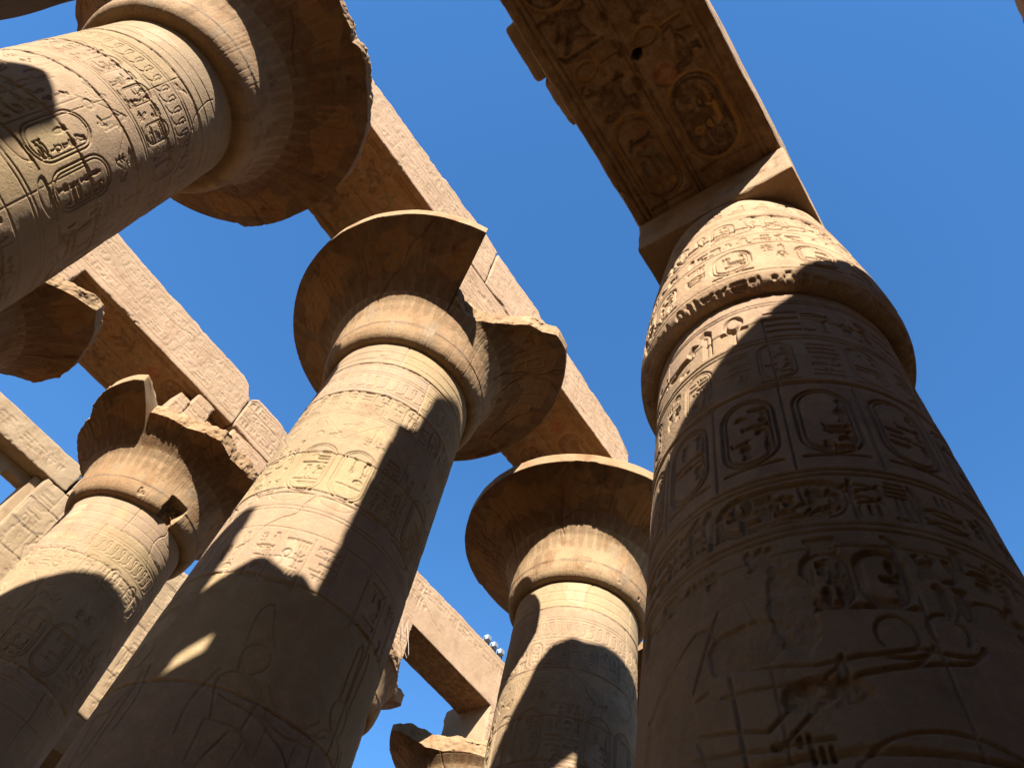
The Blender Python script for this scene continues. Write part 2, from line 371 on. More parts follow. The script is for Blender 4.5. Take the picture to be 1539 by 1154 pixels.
S_BELL = stone_mat('bell_sandstone', (0.241, 0.157, 0.084), (0.199, 0.119, 0.060), (0.161, 0.087, 0.040), .5, wmin=.8)
S_BEAM = stone_mat('beam_sandstone', (0.282, 0.181, 0.109), (0.247, 0.159, 0.092), (0.213, 0.131, 0.074), .3)
S_WALL = stone_mat('wall_sandstone', (0.247, 0.170, 0.100), (0.219, 0.150, 0.084), (0.185, 0.119, 0.066), .4)
S_BUD = stone_mat('bud_column_sandstone', (0.264, 0.170, 0.097), (0.227, 0.143, 0.079), (0.185, 0.110, 0.060), .5)
S_GRND = stone_mat('packed_sand', (.20, .14, .08), (.18, .125, .07), (.155, .10, .055), .2)

RED = (.20, .038, .012, .85); OCH = (.29, .15, .035, .85); GRN = (.08, .10, .055, .7); DRK = (.07, .03, .012, .85)
def pigments(rg): return [RED, OCH, OCH, GRN, (.03, .014, .007, .95)][rg.integers(5)]

# ------------------------------------------------------------------ layout (metres; x runs along the beams, y across the aisles)
XA, S, Y1, Y2, Y3 = -2.333, 7.813, 9.787, 19.537, 28.0
ZN, ZR, ZB = 15.90, 18.56, 20.70       # top of shaft, rim of the bell, underside of the beams

# ---- carved decoration of the great shafts (u = -theta*r, v = z)
def facing(cx, cy): return math.atan2(-cy, -cx)
def great_canvas(res, seed, zlo=5.0, ph=0.15, fc=0.0):
    r = 1.7; cv = Canvas((-fc - math.pi) * r, (-fc + math.pi) * r, zlo, ZN + .1, res, seed)
    cv.r = r; lw, d = .0115, .024; U0, U1 = cv.u0, cv.u1
    for z in (15.55, 15.25, 14.97, 14.7, 14.62): cv.ring(z, .013, .016)
    # frieze of rearing cobras over small cartouches
    for k in range(int((U1 - U0) / .21)): cv.prims(GL['cobra'][1], U0 + .21 * k, 14.12, .44, lw * .75, d * .8)
    for z in (14.06, 13.2, 13.13): cv.ring(z, .011, .014)
    u = U0
    while u < U1 - .4:
        cv.cartouche(u, 13.28, .34, .68, lw * .75, d, inner=None); cv.cell(u + .4, 13.27, .2, .34, lw * .75, d * .9); cv.cell(u + .4, 13.64, .2, .34, lw * .75, d * .9)
        u += .68
    # faint pendant triangles of the sheath leaves, faint standing kings between
    for k in range(9):
        uu = U0 + k * 1.19
        cv.stroke([(uu, 12.35), (uu + .6, 13.05), (uu + 1.19, 12.35)], .012, .009)
        cv.prims(GL['figure'][1], uu + .45, 12.42, .6, .012, .012); cv.prims(GL['duck'][1], uu + .95, 12.6, .4, .012, .012)
    # large upright cartouche pairs with titles between
    u = ph - 2.3 * math.floor((ph - U0) / 2.3)
    while u < U1 - 1.5:
        cv.cartouche(u, 10.85, .62, 1.3, lw, d * 1.2); cv.cartouche(u + .74, 10.85, .62, 1.3, lw, d * 1.2)
        cv.text_col(u + 1.5, .36, 10.6, 12.3, lw, d); cv.text_col(u + 1.9, .3, 10.6, 12.3, lw, d)
        cv.stroke([(u + 1.44, 10.6), (u + 1.44, 12.4)], .01, .014); cv.stroke([(u + 1.88, 10.6), (u + 1.88, 12.4)], .01, .014)
        cv.prims(FLAT['basket'][2], u + .02, 10.6, .7, lw, d); cv.prims(FLAT['basket'][2], u + .88, 10.6, .7, lw, d)
        cv.prims(GL['bee'][1], u, 12.36, .22, lw * .8, d); cv.prims(GL['sedge'][1], u + .3, 12.36, .24, lw * .8, d); cv.prims(GL['duck'][1], u + .88, 12.36, .22, lw * .8, d); cv.stroke(arc(u + 1.3, 12.47, .09, .09, 0, 360, 14), lw, d, fill=True)
        u += 2.3
    for z in (10.48, 10.40, 9.98): cv.ring(z, .012, .015)
    # title columns
    u = U0
    while u < U1 - .5:
        if cv.rg.random() < .72: cv.text_col(u + .05, .36, 8.9, 9.85, lw, d)
        cv.stroke([(u, 8.85), (u, 9.9)], .01, .014); u += .5
    # offering scene: striding figures with crowns and discs
    def figure(u, v, h, kind, fl):
        def P(pts):
            q = [(u + (-x if fl else x) * h, v + y * h) for x, y in pts]
            if len(q) > 2:
                for _ in range(2):
                    n_ = [q[0]]
                    for (a, b), (c, e) in zip(q[:-1], q[1:]): n_ += [(.75 * a + .25 * c, .75 * b + .25 * e), (.25 * a + .75 * c, .25 * b + .75 * e)]
                    q = n_ + [q[-1]]
            return q
        ds = .016; w = .012
        cv.stroke(P([(-.1, 0), (-.04, .02), (0, .3), (.06, .47)]), w, ds); cv.stroke(P([(.06, .0), (.22, .0)]), w, ds)
        cv.stroke(P([(.12, .02), (.11, .28), (.13, .45)]), w, ds); cv.stroke(P([(-.16, 0), (-.02, 0)]), w, ds)
        cv.stroke(P([(-.05, .49), (.13, .5), (.24, .30), (.1, .27), (-.04, .3)]), w, ds, closed=True)
        cv.stroke(P([(-.03, .5), (-.11, .73), (.13, .73), (.1, .5)]), w, ds)
        cv.stroke(P([(.13, .72), (.22, .6), (.42, .64), (.47, .69)]), w, ds); cv.stroke(P([(.12, .67), (.22, .54), (.43, .6)]), w, ds)
        cv.stroke(P([(-.1, .72), (-.15, .55), (-.13, .4)]), w, ds)
        cv.stroke(P([(-.02, .74), (-.05, .84), (.0, .9), (.08, .88), (.09, .79), (.04, .74)]), w, ds)
        if kind == 0: cv.stroke(P([(-.05, .88), (-.07, 1.08), (-.01, 1.13), (.03, .98), (.08, .9)]), w, ds)
        elif kind == 1: cv.stroke(P(arc(.02, 1.0, .085, .085, 0, 360, 20)), w * 1.2, ds * 1.2, fill=True)
        else:
            cv.stroke(P([(-.03, .9), (-.05, 1.2), (.0, 1.22), (.01, .9)]), w, ds); cv.stroke(P([(.02, .9), (.02, 1.22), (.07, 1.2), (.06, .9)]), w, ds)
        cv.stroke(P([(.34, 0), (.34, .66)]), w * .8, ds * .8)
    u = U0 + .9; k = 0
    while u < U1 - .3:
        figure(u, 5.3, 2.9, k % 3, k % 2 == 1); u += 1.55; k += 1
    cv.ring(5.2); cv.ring(5.1)
    zj = 15.0; zp = ZN + .1
    while zj > zlo + .3:
        zz = zj + cv.rg.uniform(-.1, .1); ub = cv.rg.uniform(U0, U1)
        for a, b in ((U0, ub), (ub, U1)):
            t = cv.rg.uniform(.75, 1.2); cv.paint_rect(a, b, zz, zp, (.25 * t, .178 * t * cv.rg.uniform(.92, 1.05), .105 * t * cv.rg.uniform(.75, 1.15), .65))
        cv.stroke([(ub, zz), (ub + .02, zp)], .008, .02); ub2 = ub + (3.9 if ub < (U0 + U1) / 2 else -4.6); cv.stroke([(ub2, zz), (ub2 - .02, zp)], .008, .02)
        cv.joint(zz, .020 + .014 * cv.rg.random(), .010); zp = zz; zj -= 1.12 if cv.rg.random() < .7 else 1.9
    for k in range(26):                                     # stains and salt bloom
        uu, vv, a_, b_ = cv.rg.uniform(U0, U1), cv.rg.uniform(zlo, 15.8), cv.rg.uniform(.1, .5), cv.rg.uniform(.1, .6)
        cv.paint_poly([(uu + a_ * cv.rg.uniform(.5, 1.2) * math.cos(t), vv + b_ * cv.rg.uniform(.5, 1.2) * math.sin(t)) for t in np.linspace(0, 6, 14)], [(.30, .235, .16, .5), (.15, .09, .05, .5), (.26, .16, .075, .55)][k % 3])
    for k in range(9): cv.crack(cv.rg.uniform(U0, U1), cv.rg.uniform(zlo + 1, 15), cv.rg.choice([-1.4, 1.3, 1.6]), cv.rg.uniform(.8, 3.0), .009, .022)
    cv.weather(.006, .52, .016)
    return cv
def shaft_mesh(cx, cy, rfun, zlo, ztop, cv, step, zres, zfloor=0.0, coarse=4.0, half=104):
    th = theta_grid(cx, cy, step, coarse, half); z = np.concatenate([np.arange(zfloor, zlo, .35), np.arange(zlo, ztop, zres), [ztop]])
    T, Z = np.meshgrid(np.radians(th), z); r = rfun(Z)
    UU = cv.wrap(-T * cv.r); h = cv.sample(UU, Z)
    h = np.where(Z < zlo - .01, 0, h)
    rr = r + h + .010 * fbm(np.stack([np.cos(T) * 1.7 + cx, np.sin(T) * 1.7 + cy, Z], -1), .8, 3)
    P = np.stack([cx + rr * np.cos(T), cy + rr * np.sin(T), Z], -1)
    col = cv.sampleP(UU, Z)
    M = Mesh(); M.grid(P, col, wrap=True); return M

# ---- open bell capital
BELL = np.array([(1.45, 15.92), (1.67, 15.90), (1.76, 15.94), (1.83, 16.03), (1.88, 16.17), (1.905, 16.35), (1.92, 16.6), (1.95, 16.9), (2.02, 17.2), (2.16, 17.48), (2.40, 17.76), (2.74, 18.02), (3.14, 18.26), (3.57, 18.50)])
def densify(pr, step):
    seg = np.hypot(*np.diff(pr, axis=0).T); s = np.concatenate([[0], np.cumsum(seg)])
    t = np.linspace(0, s[-1], max(4, int(s[-1] / step)))
    # Catmull-like smoothing by averaging of linear interpolation
    f = lambda q: np.stack([np.interp(q, s, pr[:, 0]), np.interp(q, s, pr[:, 1])], -1)
    e = .05; o = (f(np.clip(t - e, 0, s[-1])) + 2 * f(t) + f(np.clip(t + e, 0, s[-1]))) / 4
    o[0] = pr[0]; o[-1] = pr[-1]; return t, o
def bell_canvas(seed, res=.02, fc=0.0):
    rm = 2.5; cv = Canvas((-fc - math.pi) * rm, (-fc + math.pi) * rm, 0, 4.2, res, seed); cv.r = rm
    U0, U1 = cv.u0, cv.u1; lw, d = .022, .022
    # sheath petals low on the bell
    n = 44
    for k in range(n):
        u = U0 + (U1 - U0) * k / n; w = (U1 - U0) / n
        cv.stroke([(u, .9), (u, 1.75), (u + w / 2, 2.2), (u + w, 1.75)], .012, .006)
        cv.stroke([(u + w / 2, 1.6), (u + w / 2, 3.9)], .010, .007)
    cv.joint(.78, .012, .008)
    # alternating cartouches and plant stems under the rim
    n = 26
    for k in range(n):
        u = U0 + (U1 - U0) * k / n
        if k % 2 == 0:
            cv.cartouche(u + .1, 2.35, .34, .8, lw, d, paint=pigments, ring=RED, inner=(.36, .17, .06, .5))
        else:
            cv.text_col(u + .12, .34, 2.3, 3.2, lw, d * .9, paint=pigments)
        cv.stroke([(u, 2.26), (u, 3.8)], .012, .012)
        cv.stroke([(u + .05, 3.75), (u + .3, 3.3), (u + .55, 3.75)], .012, .012)
    cv.ring(2.26, .012, .012); cv.ring(3.24, .012, .012)
    # dark brown tone and old ochre paint over the flared part
    cv.paint_rect(U0, U1, 1.9, 4.2, (.085, .034, .011, .8))
    n = 52
    for k in range(n):
        u = U0 + (U1 - U0) * k / n; w = (U1 - U0) / n
        cv.paint_poly([(u + .1 * w, 1.7), (u + .5 * w, 2.35), (u + .9 * w, 1.7), (u + .7 * w, 1.2), (u + .3 * w, 1.2)], [(.17, .085, .035, .35), (.20, .13, .06, .35)][k % 2])
        cv.paint_poly([(u + .2 * w, 4.2), (u + .35 * w, 2.5), (u + .65 * w, 2.5), (u + .8 * w, 4.2)], [(.13, .045, .012, .6), (.055, .024, .010, .7), (.12, .062, .018, .6)][k % 3])
    for k in range(14):
        c_ = cv.rg.uniform(U0, U1); cv.paint_poly([(c_ + cv.rg.uniform(.2, .9) * math.cos(a), 2.9 + .5 * cv.rg.uniform(.4, 1.4) * math.sin(a)) for a in np.linspace(0, 6, 12)], (.20, .085, .02, .6))
    for k in range(40):                                     # orange and pale streaks on the lower bell
        uu, vv, a_, b_ = cv.rg.uniform(U0, U1), cv.rg.uniform(.15, 1.7), cv.rg.uniform(.05, .35), cv.rg.uniform(.1, .5)
        cv.paint_poly([(uu + a_ * cv.rg.uniform(.4, 1.2) * math.cos(t), vv + b_ * cv.rg.uniform(.4, 1.2) * math.sin(t)) for t in np.linspace(0, 6, 12)], [(.28, .15, .07, .5), (.28, .215, .14, .5), (.20, .12, .06, .45)][k % 3])
    for k in range(70): uu = cv.rg.uniform(U0, U1); cv.stroke([(uu, .1), (uu + cv.rg.uniform(-.05, .05), cv.rg.uniform(.5, 1.9))], .012, .006)
    for k in range(3):
        uu = cv.rg.uniform(U0, U1); cv.crack(uu, 1.6, 1.57, 2.4, .010, .04)
    for k in range(2):
        uu = cv.rg.uniform(U0, U1); cv.crack(uu, cv.rg.uniform(2, 3.2), 0.0, 1.4, .010, .04); cv.patch(uu, 3.3, .5, .35, .05)
    cv.weather(.012, .5, .035)
    return cv
def capital_mesh(cx, cy, rim, cv, step=.5, res=.025, ztopf=18.78, seed=0.0, notch=None, dens=True, zs=0.0, thick=.42):
    bt, bp = densify(BELL, res)
    ang = sorted((a, r) for a, r in rim)
    a_ = np.array([ang[-1][0] - 360] + [a for a, _ in ang] + [ang[0][0] + 360]); r_ = np.array([ang[-1][1]] + [r for _, r in ang] + [ang[0][1]])
    th = theta_grid(cx, cy, step, 3.0, 130 if dens else 90, extra=[a + e for a, _ in rim for e in (-.15, .15)])
    Rl = np.interp(th, a_, r_)
    if notch is not None: pass
    full = Rl > 3.45
    n1 = len(bt); n2 = 14; n3 = 22
    tl = np.interp(Rl, bp[4:, 0].cumsum() * 0 + np.maximum.accumulate(bp[4:, 0]), bt[4:])
    t = tl[None, :] * np.linspace(0, 1, n1)[:, None]
    r1 = np.interp(t, bt, bp[:, 0]); z1 = np.interp(t, bt, bp[:, 1])
    T = np.radians(th)[None, :] + 0 * t
    # normal of the profile
    dr = np.interp(t + .02, bt, bp[:, 0]) - np.interp(t - .02, bt, bp[:, 0]); dz = np.interp(t + .02, bt, bp[:, 1]) - np.interp(t - .02, bt, bp[:, 1])
    L = np.hypot(dr, dz) + 1e-9; nr, nz = dz / L, -dr / L
    UU = cv.wrap(-T * cv.r); h = cv.sample(UU, t)
    if notch is not None:
        for (na, nw, t0, t1, dd) in notch:
            w = np.clip((nw - np.abs(np.degrees(T) - na) + 2.5 * noise2(T.shape, 12, seed + 3)) / 1.5, 0, 1) * np.clip((t - t0 + .05 * noise2(T.shape, 9, seed)) / .05, 0, 1) * np.clip((t1 - t) / .06, 0, 1)
            h = h - w * dd * (1 + .5 * noise2(T.shape, 8, seed + 5, 4, .7))
    P1 = np.stack([(cx + (r1 + nr * h) * np.cos(T)), cy + (r1 + nr * h) * np.sin(T), z1 + nz * h], -1)
    c1 = cv.sampleP(UU, t)
    zu = np.interp(Rl, np.maximum.accumulate(bp[4:, 0]), bp[4:, 1]); zt = np.where(full, ztopf, np.minimum(ztopf, zu + thick))
    z2 = z1[-1] + (zt - z1[-1]) * np.linspace(0, 1, n2 + 1)[1:, None]
    r2 = Rl[None] + 0 * z2 - np.where(full, 0, .02)[None]
    r3 = Rl[None] * (1 - np.linspace(0, 1, n3 + 1)[1:, None]) + 1.0 * np.linspace(0, 1, n3 + 1)[1:, None]
    rr = np.concatenate([r2, r3]); z3 = np.where(full[None], ztopf, zt[None] + (ztopf - zt[None]) * np.clip((Rl[None] - r3) / np.maximum(Rl[None] - 1.75, .1), 0, 1) ** 1.5); zz = np.concatenate([z2, z3]); TT = np.radians(th)[None] + 0 * rr
    P2 = np.stack([cx + rr * np.cos(TT), cy + rr * np.sin(TT), zz], -1)
    br = (~full)[None] * 1.0
    rough = fbm(P2, 1.6, 5, seed, .65) + .45 * fbm(P2, 5.5, 4, seed + 2, .7)
    rr = rr + br * .13 * rough + .012 * fbm(P2, 3, 3, seed); zz = zz + br * .2 * (fbm(P2, 1.2, 4, seed + 9, .6) + .4 * fbm(P2, 5, 4, seed + 8, .7)) * (zz > zt[None] - .1) + .015 * fbm(P2, 2, 3, seed + 4)
    P2 = np.stack([cx + rr * np.cos(TT), cy + rr * np.sin(TT), zz], -1)
    M = Mesh(); P = np.concatenate([P1, P2]); C = np.concatenate([c1, np.zeros(P2.shape[:2] + (4,))])
    P[..., 2] += zs
    M.grid(P, C, wrap=True); return M

def face_canvas(x0, x1, z0, z1, seed, res=.02, rows=2, d=.013, lw=.013, mres=.028, wear=.004):
    cv = Canvas(x0, x1, z0, z1, res, seed); H = (z1 - z0)
    mg = .12 * H; h = (H - 2 * mg) / rows
    for k in range(rows):
        v = z0 + mg + k * h; cv.stroke([(x0, v), (x1, v)], lw, d); cv.stroke([(x0, v - .05), (x1, v - .05)], lw * .8, d * .6)
        if k == 1 and rows > 2: # a row broken up by long cartouches
            u = x0 + .3
            while u < x1 - 1.5: cv.cartouche(u, v + .08, 1.25, h * .75, lw, d * 1.1, horiz=True); cv.text_row(u + 1.4, u + 2.6, v + .08, h * .75, lw, d); u += 2.7
        else: cv.text_row(x0 + .1, x1, v + .08, h * .78, lw, d, gap=.12)
    cv.stroke([(x0, z1 - mg), (x1, z1 - mg)], lw, d)
    for k in range(3): cv.crack(cv.rg.uniform(x0, x1), cv.rg.uniform(z0, z1), cv.rg.choice([0, 3.1, -.3]), 2.5, .008, .02)
    cv.weather(wear, .5, .014); cv.mres = mres; return cv
def underside_canvas(u0, u1, v0, v1, seed, col=(.10, .045, .018, .8)):
    """underside painted one even dark brown, slightly uneven surface"""
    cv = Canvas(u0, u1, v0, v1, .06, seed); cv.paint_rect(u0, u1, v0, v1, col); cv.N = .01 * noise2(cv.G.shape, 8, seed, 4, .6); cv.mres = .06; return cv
RIM_FULL = [(-180, 3.57), (0, 3.57)]
def great_column(label, i, y, rim, rt=1.621, rb=1.762, seed=1, hi=True, step=.38, zres=.0125, res=.0105, rs=1.0, notch=None, dx=0, dy=0, ab=None, zs=0., zn=0., ztopf=18.78, zlo=5.0, thick=.42, ph=.15, abx=None):
    cx, cy = XA + i * S + dx, y + dy
    root = empty('open_bell_column', (cx, cy, 0), label, 'column', 'great open bell columns of the nave')
    cv = great_canvas(res, seed, zlo=zlo, ph=ph, fc=facing(cx, cy))
    rf = lambda z: np.where(z < 1.2, rb, rb + (rt - rb) * (np.clip(z, 3, 20) - 3) / 12.9 + .083 * np.clip((z - 3) / 12.9, 0, 1) * (1 - np.clip((z - 3) / 12.9, 0, 1)))
    shaft_mesh(cx, cy, rf, zlo, ZN + zn + .02, cv, step, zres).build('shaft', S_COL, root, (cx, cy, 0))
    bc = bell_canvas(seed + 40, fc=facing(cx, cy))
    capital_mesh(cx, cy, [(a, r * rs) for a, r in rim], bc, step if hi else .9, seed=seed * 3.1, notch=notch, zs=zs, ztopf=ztopf, thick=thick).build('capital', S_BELL, root, (cx, cy, 0))
    if ab is None: ab = (-1.3, 1.3, -1.3, 1.3)
    M = Mesh()
    fa = face_canvas(cx + ab[0] - .8, cx + ab[1] + .2, 18.7, ZB, seed + 70, rows=2, d=.02); sa = {'y0': fa, 'z0': underside_canvas(-cx - 4, -cx + 4, cy - 3, cy + 3, seed)}
    for q, (a, b, c, d, e, f) in enumerate(abx or [(cx + ab[0], cx + ab[1], cy + ab[2], cy + ab[3], 18.7, ZB - .02)]): box(M, a, b, c, d, e, f, .06, .04, .03, faces=sa, seed=seed + q)
    M.build('abacus', S_BEAM, root, (cx, cy, 0))
    # round base slab of the column
    M = Mesh(); th = np.radians(np.arange(0, 360, 4)); pr = [(0.5, .45), (2.1, .45), (2.35, .38), (2.42, .2), (2.42, -.05)]
    M.grid(np.array([[(cx + r * math.cos(t), cy + r * math.sin(t), z) for t in th] for r, z in pr[::-1]]), wrap=True); M.build('base', S_COL, root, (cx, cy, 0))
    return root

rimA = [(-180, 3.42), (-83, 3.41), (-79, 3.36), (-74, 3.38), (-70, 3.30), (-66, 3.42), (-37, 3.44), (11, 3.36), (33, 3.48), (36, 3.50), (38, 3.40), (66, 3.38), (140, 3.2)]
rimB = [(140, 3.50), (-171, 3.57), (-149, 3.60), (-118.6, 3.63), (-117.8, 2.25), (-108, 2.12), (-100, 2.14), (-90, 2.35), (-82, 2.67), (-78, 2.95), (-72, 3.15), (-68, 3.44), (-60, 3.60), (0, 3.62), (98, 3.56)]
rimC = [(126, 3.58), (96, 3.62), (94, 3.56), (71, 3.7), (144, 3.55), (-175, 3.51), (-139, 3.47), (-100, 3.52), (0, 3.55)]
rimD = [(132, 2.72), (149, 3.05), (160, 3.24), (175, 3.25), (-179, 3.48), (-171, 3.66), (-154, 3.80), (-149.3, 3.78), (-148.3, 2.4), (-146, 3.0), (-136, 2.93), (-124, 2.80), (-104, 2.88), (-93, 2.67), (-70, 2.69), (-50, 3.0), (0, 3.2), (60, 2.8)]
rimD0 = [(-120, 2.4), (-72, 2.5), (-65, 2.7), (-47, 3.45), (-34, 3.38), (-19, 3.21), (0, 3.15), (17, 3.02), (19, 2.73), (27, 2.15), (36, 1.97), (90, 2.0), (180, 2.6)]
rimE = [(-120, 2.3), (-33, 2.12), (-20, 2.35), (-6, 2.6), (-1, 3.15), (3, 3.44), (13, 3.62), (60, 3.6), (160, 3.5)]
rimF = [(154, 3.64), (159, 3.45), (166, 3.0), (175, 2.62), (-170, 2.42), (-150, 2.4), (-120, 2.35), (-90, 2.3), (-60, 2.6), (0, 3.4), (80, 3.0), (95, 2.7), (110, 2.85), (125, 3.1), (143, 3.45)]
great_column('upper left column, its open bell capital cut off by the top of the photo', 0, Y1, rimA, rt=1.511, rb=1.652, seed=11, dx=.03, dy=-.02, zs=.3, zn=.3, zlo=7.0, ph=1.38)
great_column('tallest central sandstone column with a wedge missing from its broad open bell capital', 1, Y1, rimB, seed=12, zlo=4.5, ph=3.36, ab=(-1.35, 1.35, -1.47, 1.3))
great_column('sandstone column with nearly whole bell capital, standing just left of the dark shadowed column', 2, Y1, rimC, seed=13, dx=.06, dy=.1, zn=-.05, zres=.02, res=.016, zlo=7.5)
great_column('column glimpsed in the narrow gap between the dark near column and the whole bell column', 3, Y1, RIM_FULL, seed=14, hi=False, step=1.2, zres=.06, res=.03)
great_column('nave column behind the viewer, next before the upper left one', -1, Y1, RIM_FULL, seed=15, hi=False, step=1.5, zres=.08, res=.03)
def recentre(rim, dx, dy):
    o = []
    for a, r in rim:
        x, y = r * math.cos(math.radians(a)) - dx, r * math.sin(math.radians(a)) - dy; o.append((round(math.degrees(math.atan2(y, x)), 2), math.hypot(x, y)))
    return o
great_column('column with a badly broken two-pronged bell capital and a gap in its neck ring', 1, Y2, recentre(rimD, -.285, .142), seed=16, dx=-.285, dy=.142, rt=1.598, rb=1.76, zres=.022, res=.018, notch=[(-88, 9, .06, .95, .28)], zlo=8.0, abx=[(3.35, 3.78, 18.37, 19.2, 18.7, 20.02), (3.79, 4.5, 18.375, 19.2, 18.7, 20.56), (4.51, 5.32, 18.372, 19.2, 18.7, 19.93), (5.33, 6.98, 18.37, 19.2, 18.7, 20.55), (3.5, 6.9, 18.85, 20.7, 18.7, 20.57)])
great_column('column at the left edge whose broken bell capital hangs below the upper left shaft', 0, Y2, rimD0, seed=17, zres=.03, res=.024, zlo=9.0, ab=(-1.2, 1.3, -1.17, 1.2))
great_column('column almost hidden behind the central shaft, only a scrap of its capital rim showing', 2, Y2, rimE, seed=18, hi=False, step=1.0, zres=.05, res=.03, ab=(-1.4, 1.7, -1.17, 1.2))
great_column('column at the bottom edge with a broken pointed bell capital below a bare beam', 3, Y2, rimF, seed=19, thick=.5, hi=False, step=.8, zres=.04, res=.03, ab=(-1.2, 1.2, -1.17, 1.2))

# ------------------------------------------------------------------ closed bud columns of the side aisle
XR, YR = 5.189, 1.368
def bud_canvas(res, seed, zlo, fc=0.0):
    r = 1.45; cv = Canvas((-fc - math.pi) * r, (-fc + math.pi) * r, zlo, 9.75, res, seed); cv.r = r; U0, U1 = cv.u0, cv.u1; lw, d = .0105, .03
    def th(a): return (-math.radians(a) * r - U0) % (2 * math.pi * r) + U0
    for z in (9.42, 9.36): cv.ring(z, .012, .018)
    cv.text_row(U0, U1, 8.72, .55, lw, d)
    # inscription ring: water lines, ankh, reed
    a = th(-178) ; cv.G[cv._box(0, 0, 8.66, 9.34)[2]:cv._box(0, 0, 8.66, 9.34)[3], cv._box(a - .75, a + .95, 0, 1)[0]:cv._box(a - .75, a + .95, 0, 1)[1]] = 0
    for k in range(4): cv.stroke([(a - .72, 8.76 + .13 * k), (a - .38, 8.76 + .13 * k)], .016, .04)
    cv.prims(GL['ankh'][1], a - .18, 8.72, .56, .022, .042); cv.prims(GL['feather'][1], a + .2, 8.72, .56, .02, .04); cv.prims(GL['duck'][1], a + .42, 8.72, .5, .02, .04)
    for z in (8.62, 8.55): cv.ring(z, .013, .022)
    u = U0 + .1                                 # tall rounded name frames and signs
    while u < U1 - .3:
        cv.cartouche(u, 7.82, .34, .68, lw * .9, d * .6); cv.text_col(u + .44, .26, 7.8, 8.48, lw * .9, d * .6); u += .84
    cv.joint(7.72, .035, .014)
    u = th(-151) - .23 - 7 * .63                # continuous row of big upright cartouches
    while u < U1:
        if u > U0 - .2:
            cv.cartouche(u, 6.66, .47, .93, lw * 1.2, d * 1.15); cv.stroke([(u + .55, 6.5), (u + .55, 7.66)], .010, .02)
        u += .63
    for z in (6.45, 6.39): cv.ring(z, .014, .024)
    # second inscription ring, ankh below the gap
    cv.text_row(U0, th(178) - .2, 5.93, .4, lw, d * 1.1); cv.text_row(th(-132), U1, 5.93, .4, lw, d * 1.1); cv.text_row(th(178) + 1.0, th(-153), 5.93, .4, lw, d * 1.1)
    a = th(178); cv.prims(GL['ankh'][1], a - .12, 5.92, .42, .018, .04); cv.prims(GL['reed'][1], a + .2, 5.92, .42, .018, .04); cv.prims(GL['was'][1], a + .36, 5.92, .42, .018, .04)
    for k in range(4): cv.stroke([(a + .62, 5.96 + .11 * k), (a + .94, 5.96 + .11 * k)], .015, .04)
    cv.cartouche(th(-152), 5.92, .95, .4, .018, .036, horiz=True)
    for z in (5.84, 5.78): cv.ring(z, .013, .024)
    u = U0
    while u < U1 - .3:
        if not th(-160) - .1 < u < th(-140): cv.text_col(u, .28, 5.28, 5.72, .016, .03)
        u += .4
    cv.cartouche(th(-157), 5.12, .28, .46, .018, .046); cv.cartouche(th(-144.5), 5.12, .28, .46, .018, .046)
    cv.text_col(th(-131), .26, 4.9, 5.6, .016, .034); cv.text_col(th(-118), .26, 4.9, 5.6, .016, .034)
    cv.ring(5.62, .011, .018)
    # the king (left) with pointed kilt and two offering hands (right) holding round jars
    a = th(165)
    cv.soft([(a - .25, 4.0), (a - .1, 5.35), (a + .4, 5.0)], .011, .018); cv.soft([(a + .0, 4.72), (a + .18, 4.68), (a + .62, 4.86)], .012, .022)
    cv.soft([(a - .1, 5.3), (a + .12, 4.75)], .010, .016); cv.stroke(arc(a + .32, 4.2, .3, .35, 10, 170), .011, .018)
    cv.soft([(a - .5, 3.4), (a - .42, 4.9), (a - .3, 5.3)], .009, .010)
    for q, zz, sl in ((th(-151), 4.9, -.62), (th(-139.5), 4.96, -.12)):
        cv.stroke(arc(q, zz, .11, .13, -40, 220, 16), .011, .024)
        cv.soft([(q - .17, zz - .07), (q - .12, zz - .15), (q + .02, zz - .18), (q + .2, zz - .15), (q + .3, zz - .19), (q + .75, zz - .2 + .6 * sl)], .011, .024)
        cv.soft([(q - .17, zz - .09), (q - .06, zz - .22), (q + .12, zz - .25), (q + .3, zz - .3), (q + .7, zz - .32 + .6 * sl)], .011, .024)
        cv.soft([(q + .75, zz - .2 + .6 * sl), (q + 1.3, zz - .1 + .5 * sl)], .010, .018); cv.soft([(q + .7, zz - .32 + .6 * sl), (q + 1.3, zz - .26 + .5 * sl)], .010, .018)
    cv.stroke(arc(th(-125), 4.9, .32, .38, 20, 160), .012, .022)
    cv.stroke(arc(th(-148), 3.85, .5, .42, 10, 170), .011, .020)
    cv.text_col(th(-168), .3, 3.5, 4.3, .012, .036)
    cv.text_col(th(-162), .26, 4.35, 4.75, .011, .03); cv.text_col(th(-158) , .24, 3.3, 3.75, .011, .03)
    for q in (-172, -176, 176): cv.text_col(th(q) - .1, .2, 3.4, 4.0, .011, .028)
    cv.text_row(U0, U1, 3.0, .4, .018, .03); cv.ring(2.9); cv.ring(2.6)
    cv.text_row(U0, U1, 2.1, .45, .018, .03)
    cv.joint(4.15, .03, .012); cv.joint(3.1, .03, .012); cv.joint(9.0, .01, .008)
    cv.patch(th(-172), 5.15, .16, .5, .022); cv.patch(th(176), 4.95, .3, .18, .02); cv.patch(th(-168), 4.5, .28, .12, .05)
    cv.patch(th(150), 4.6, .3, .5, .015)
    zp = 9.75
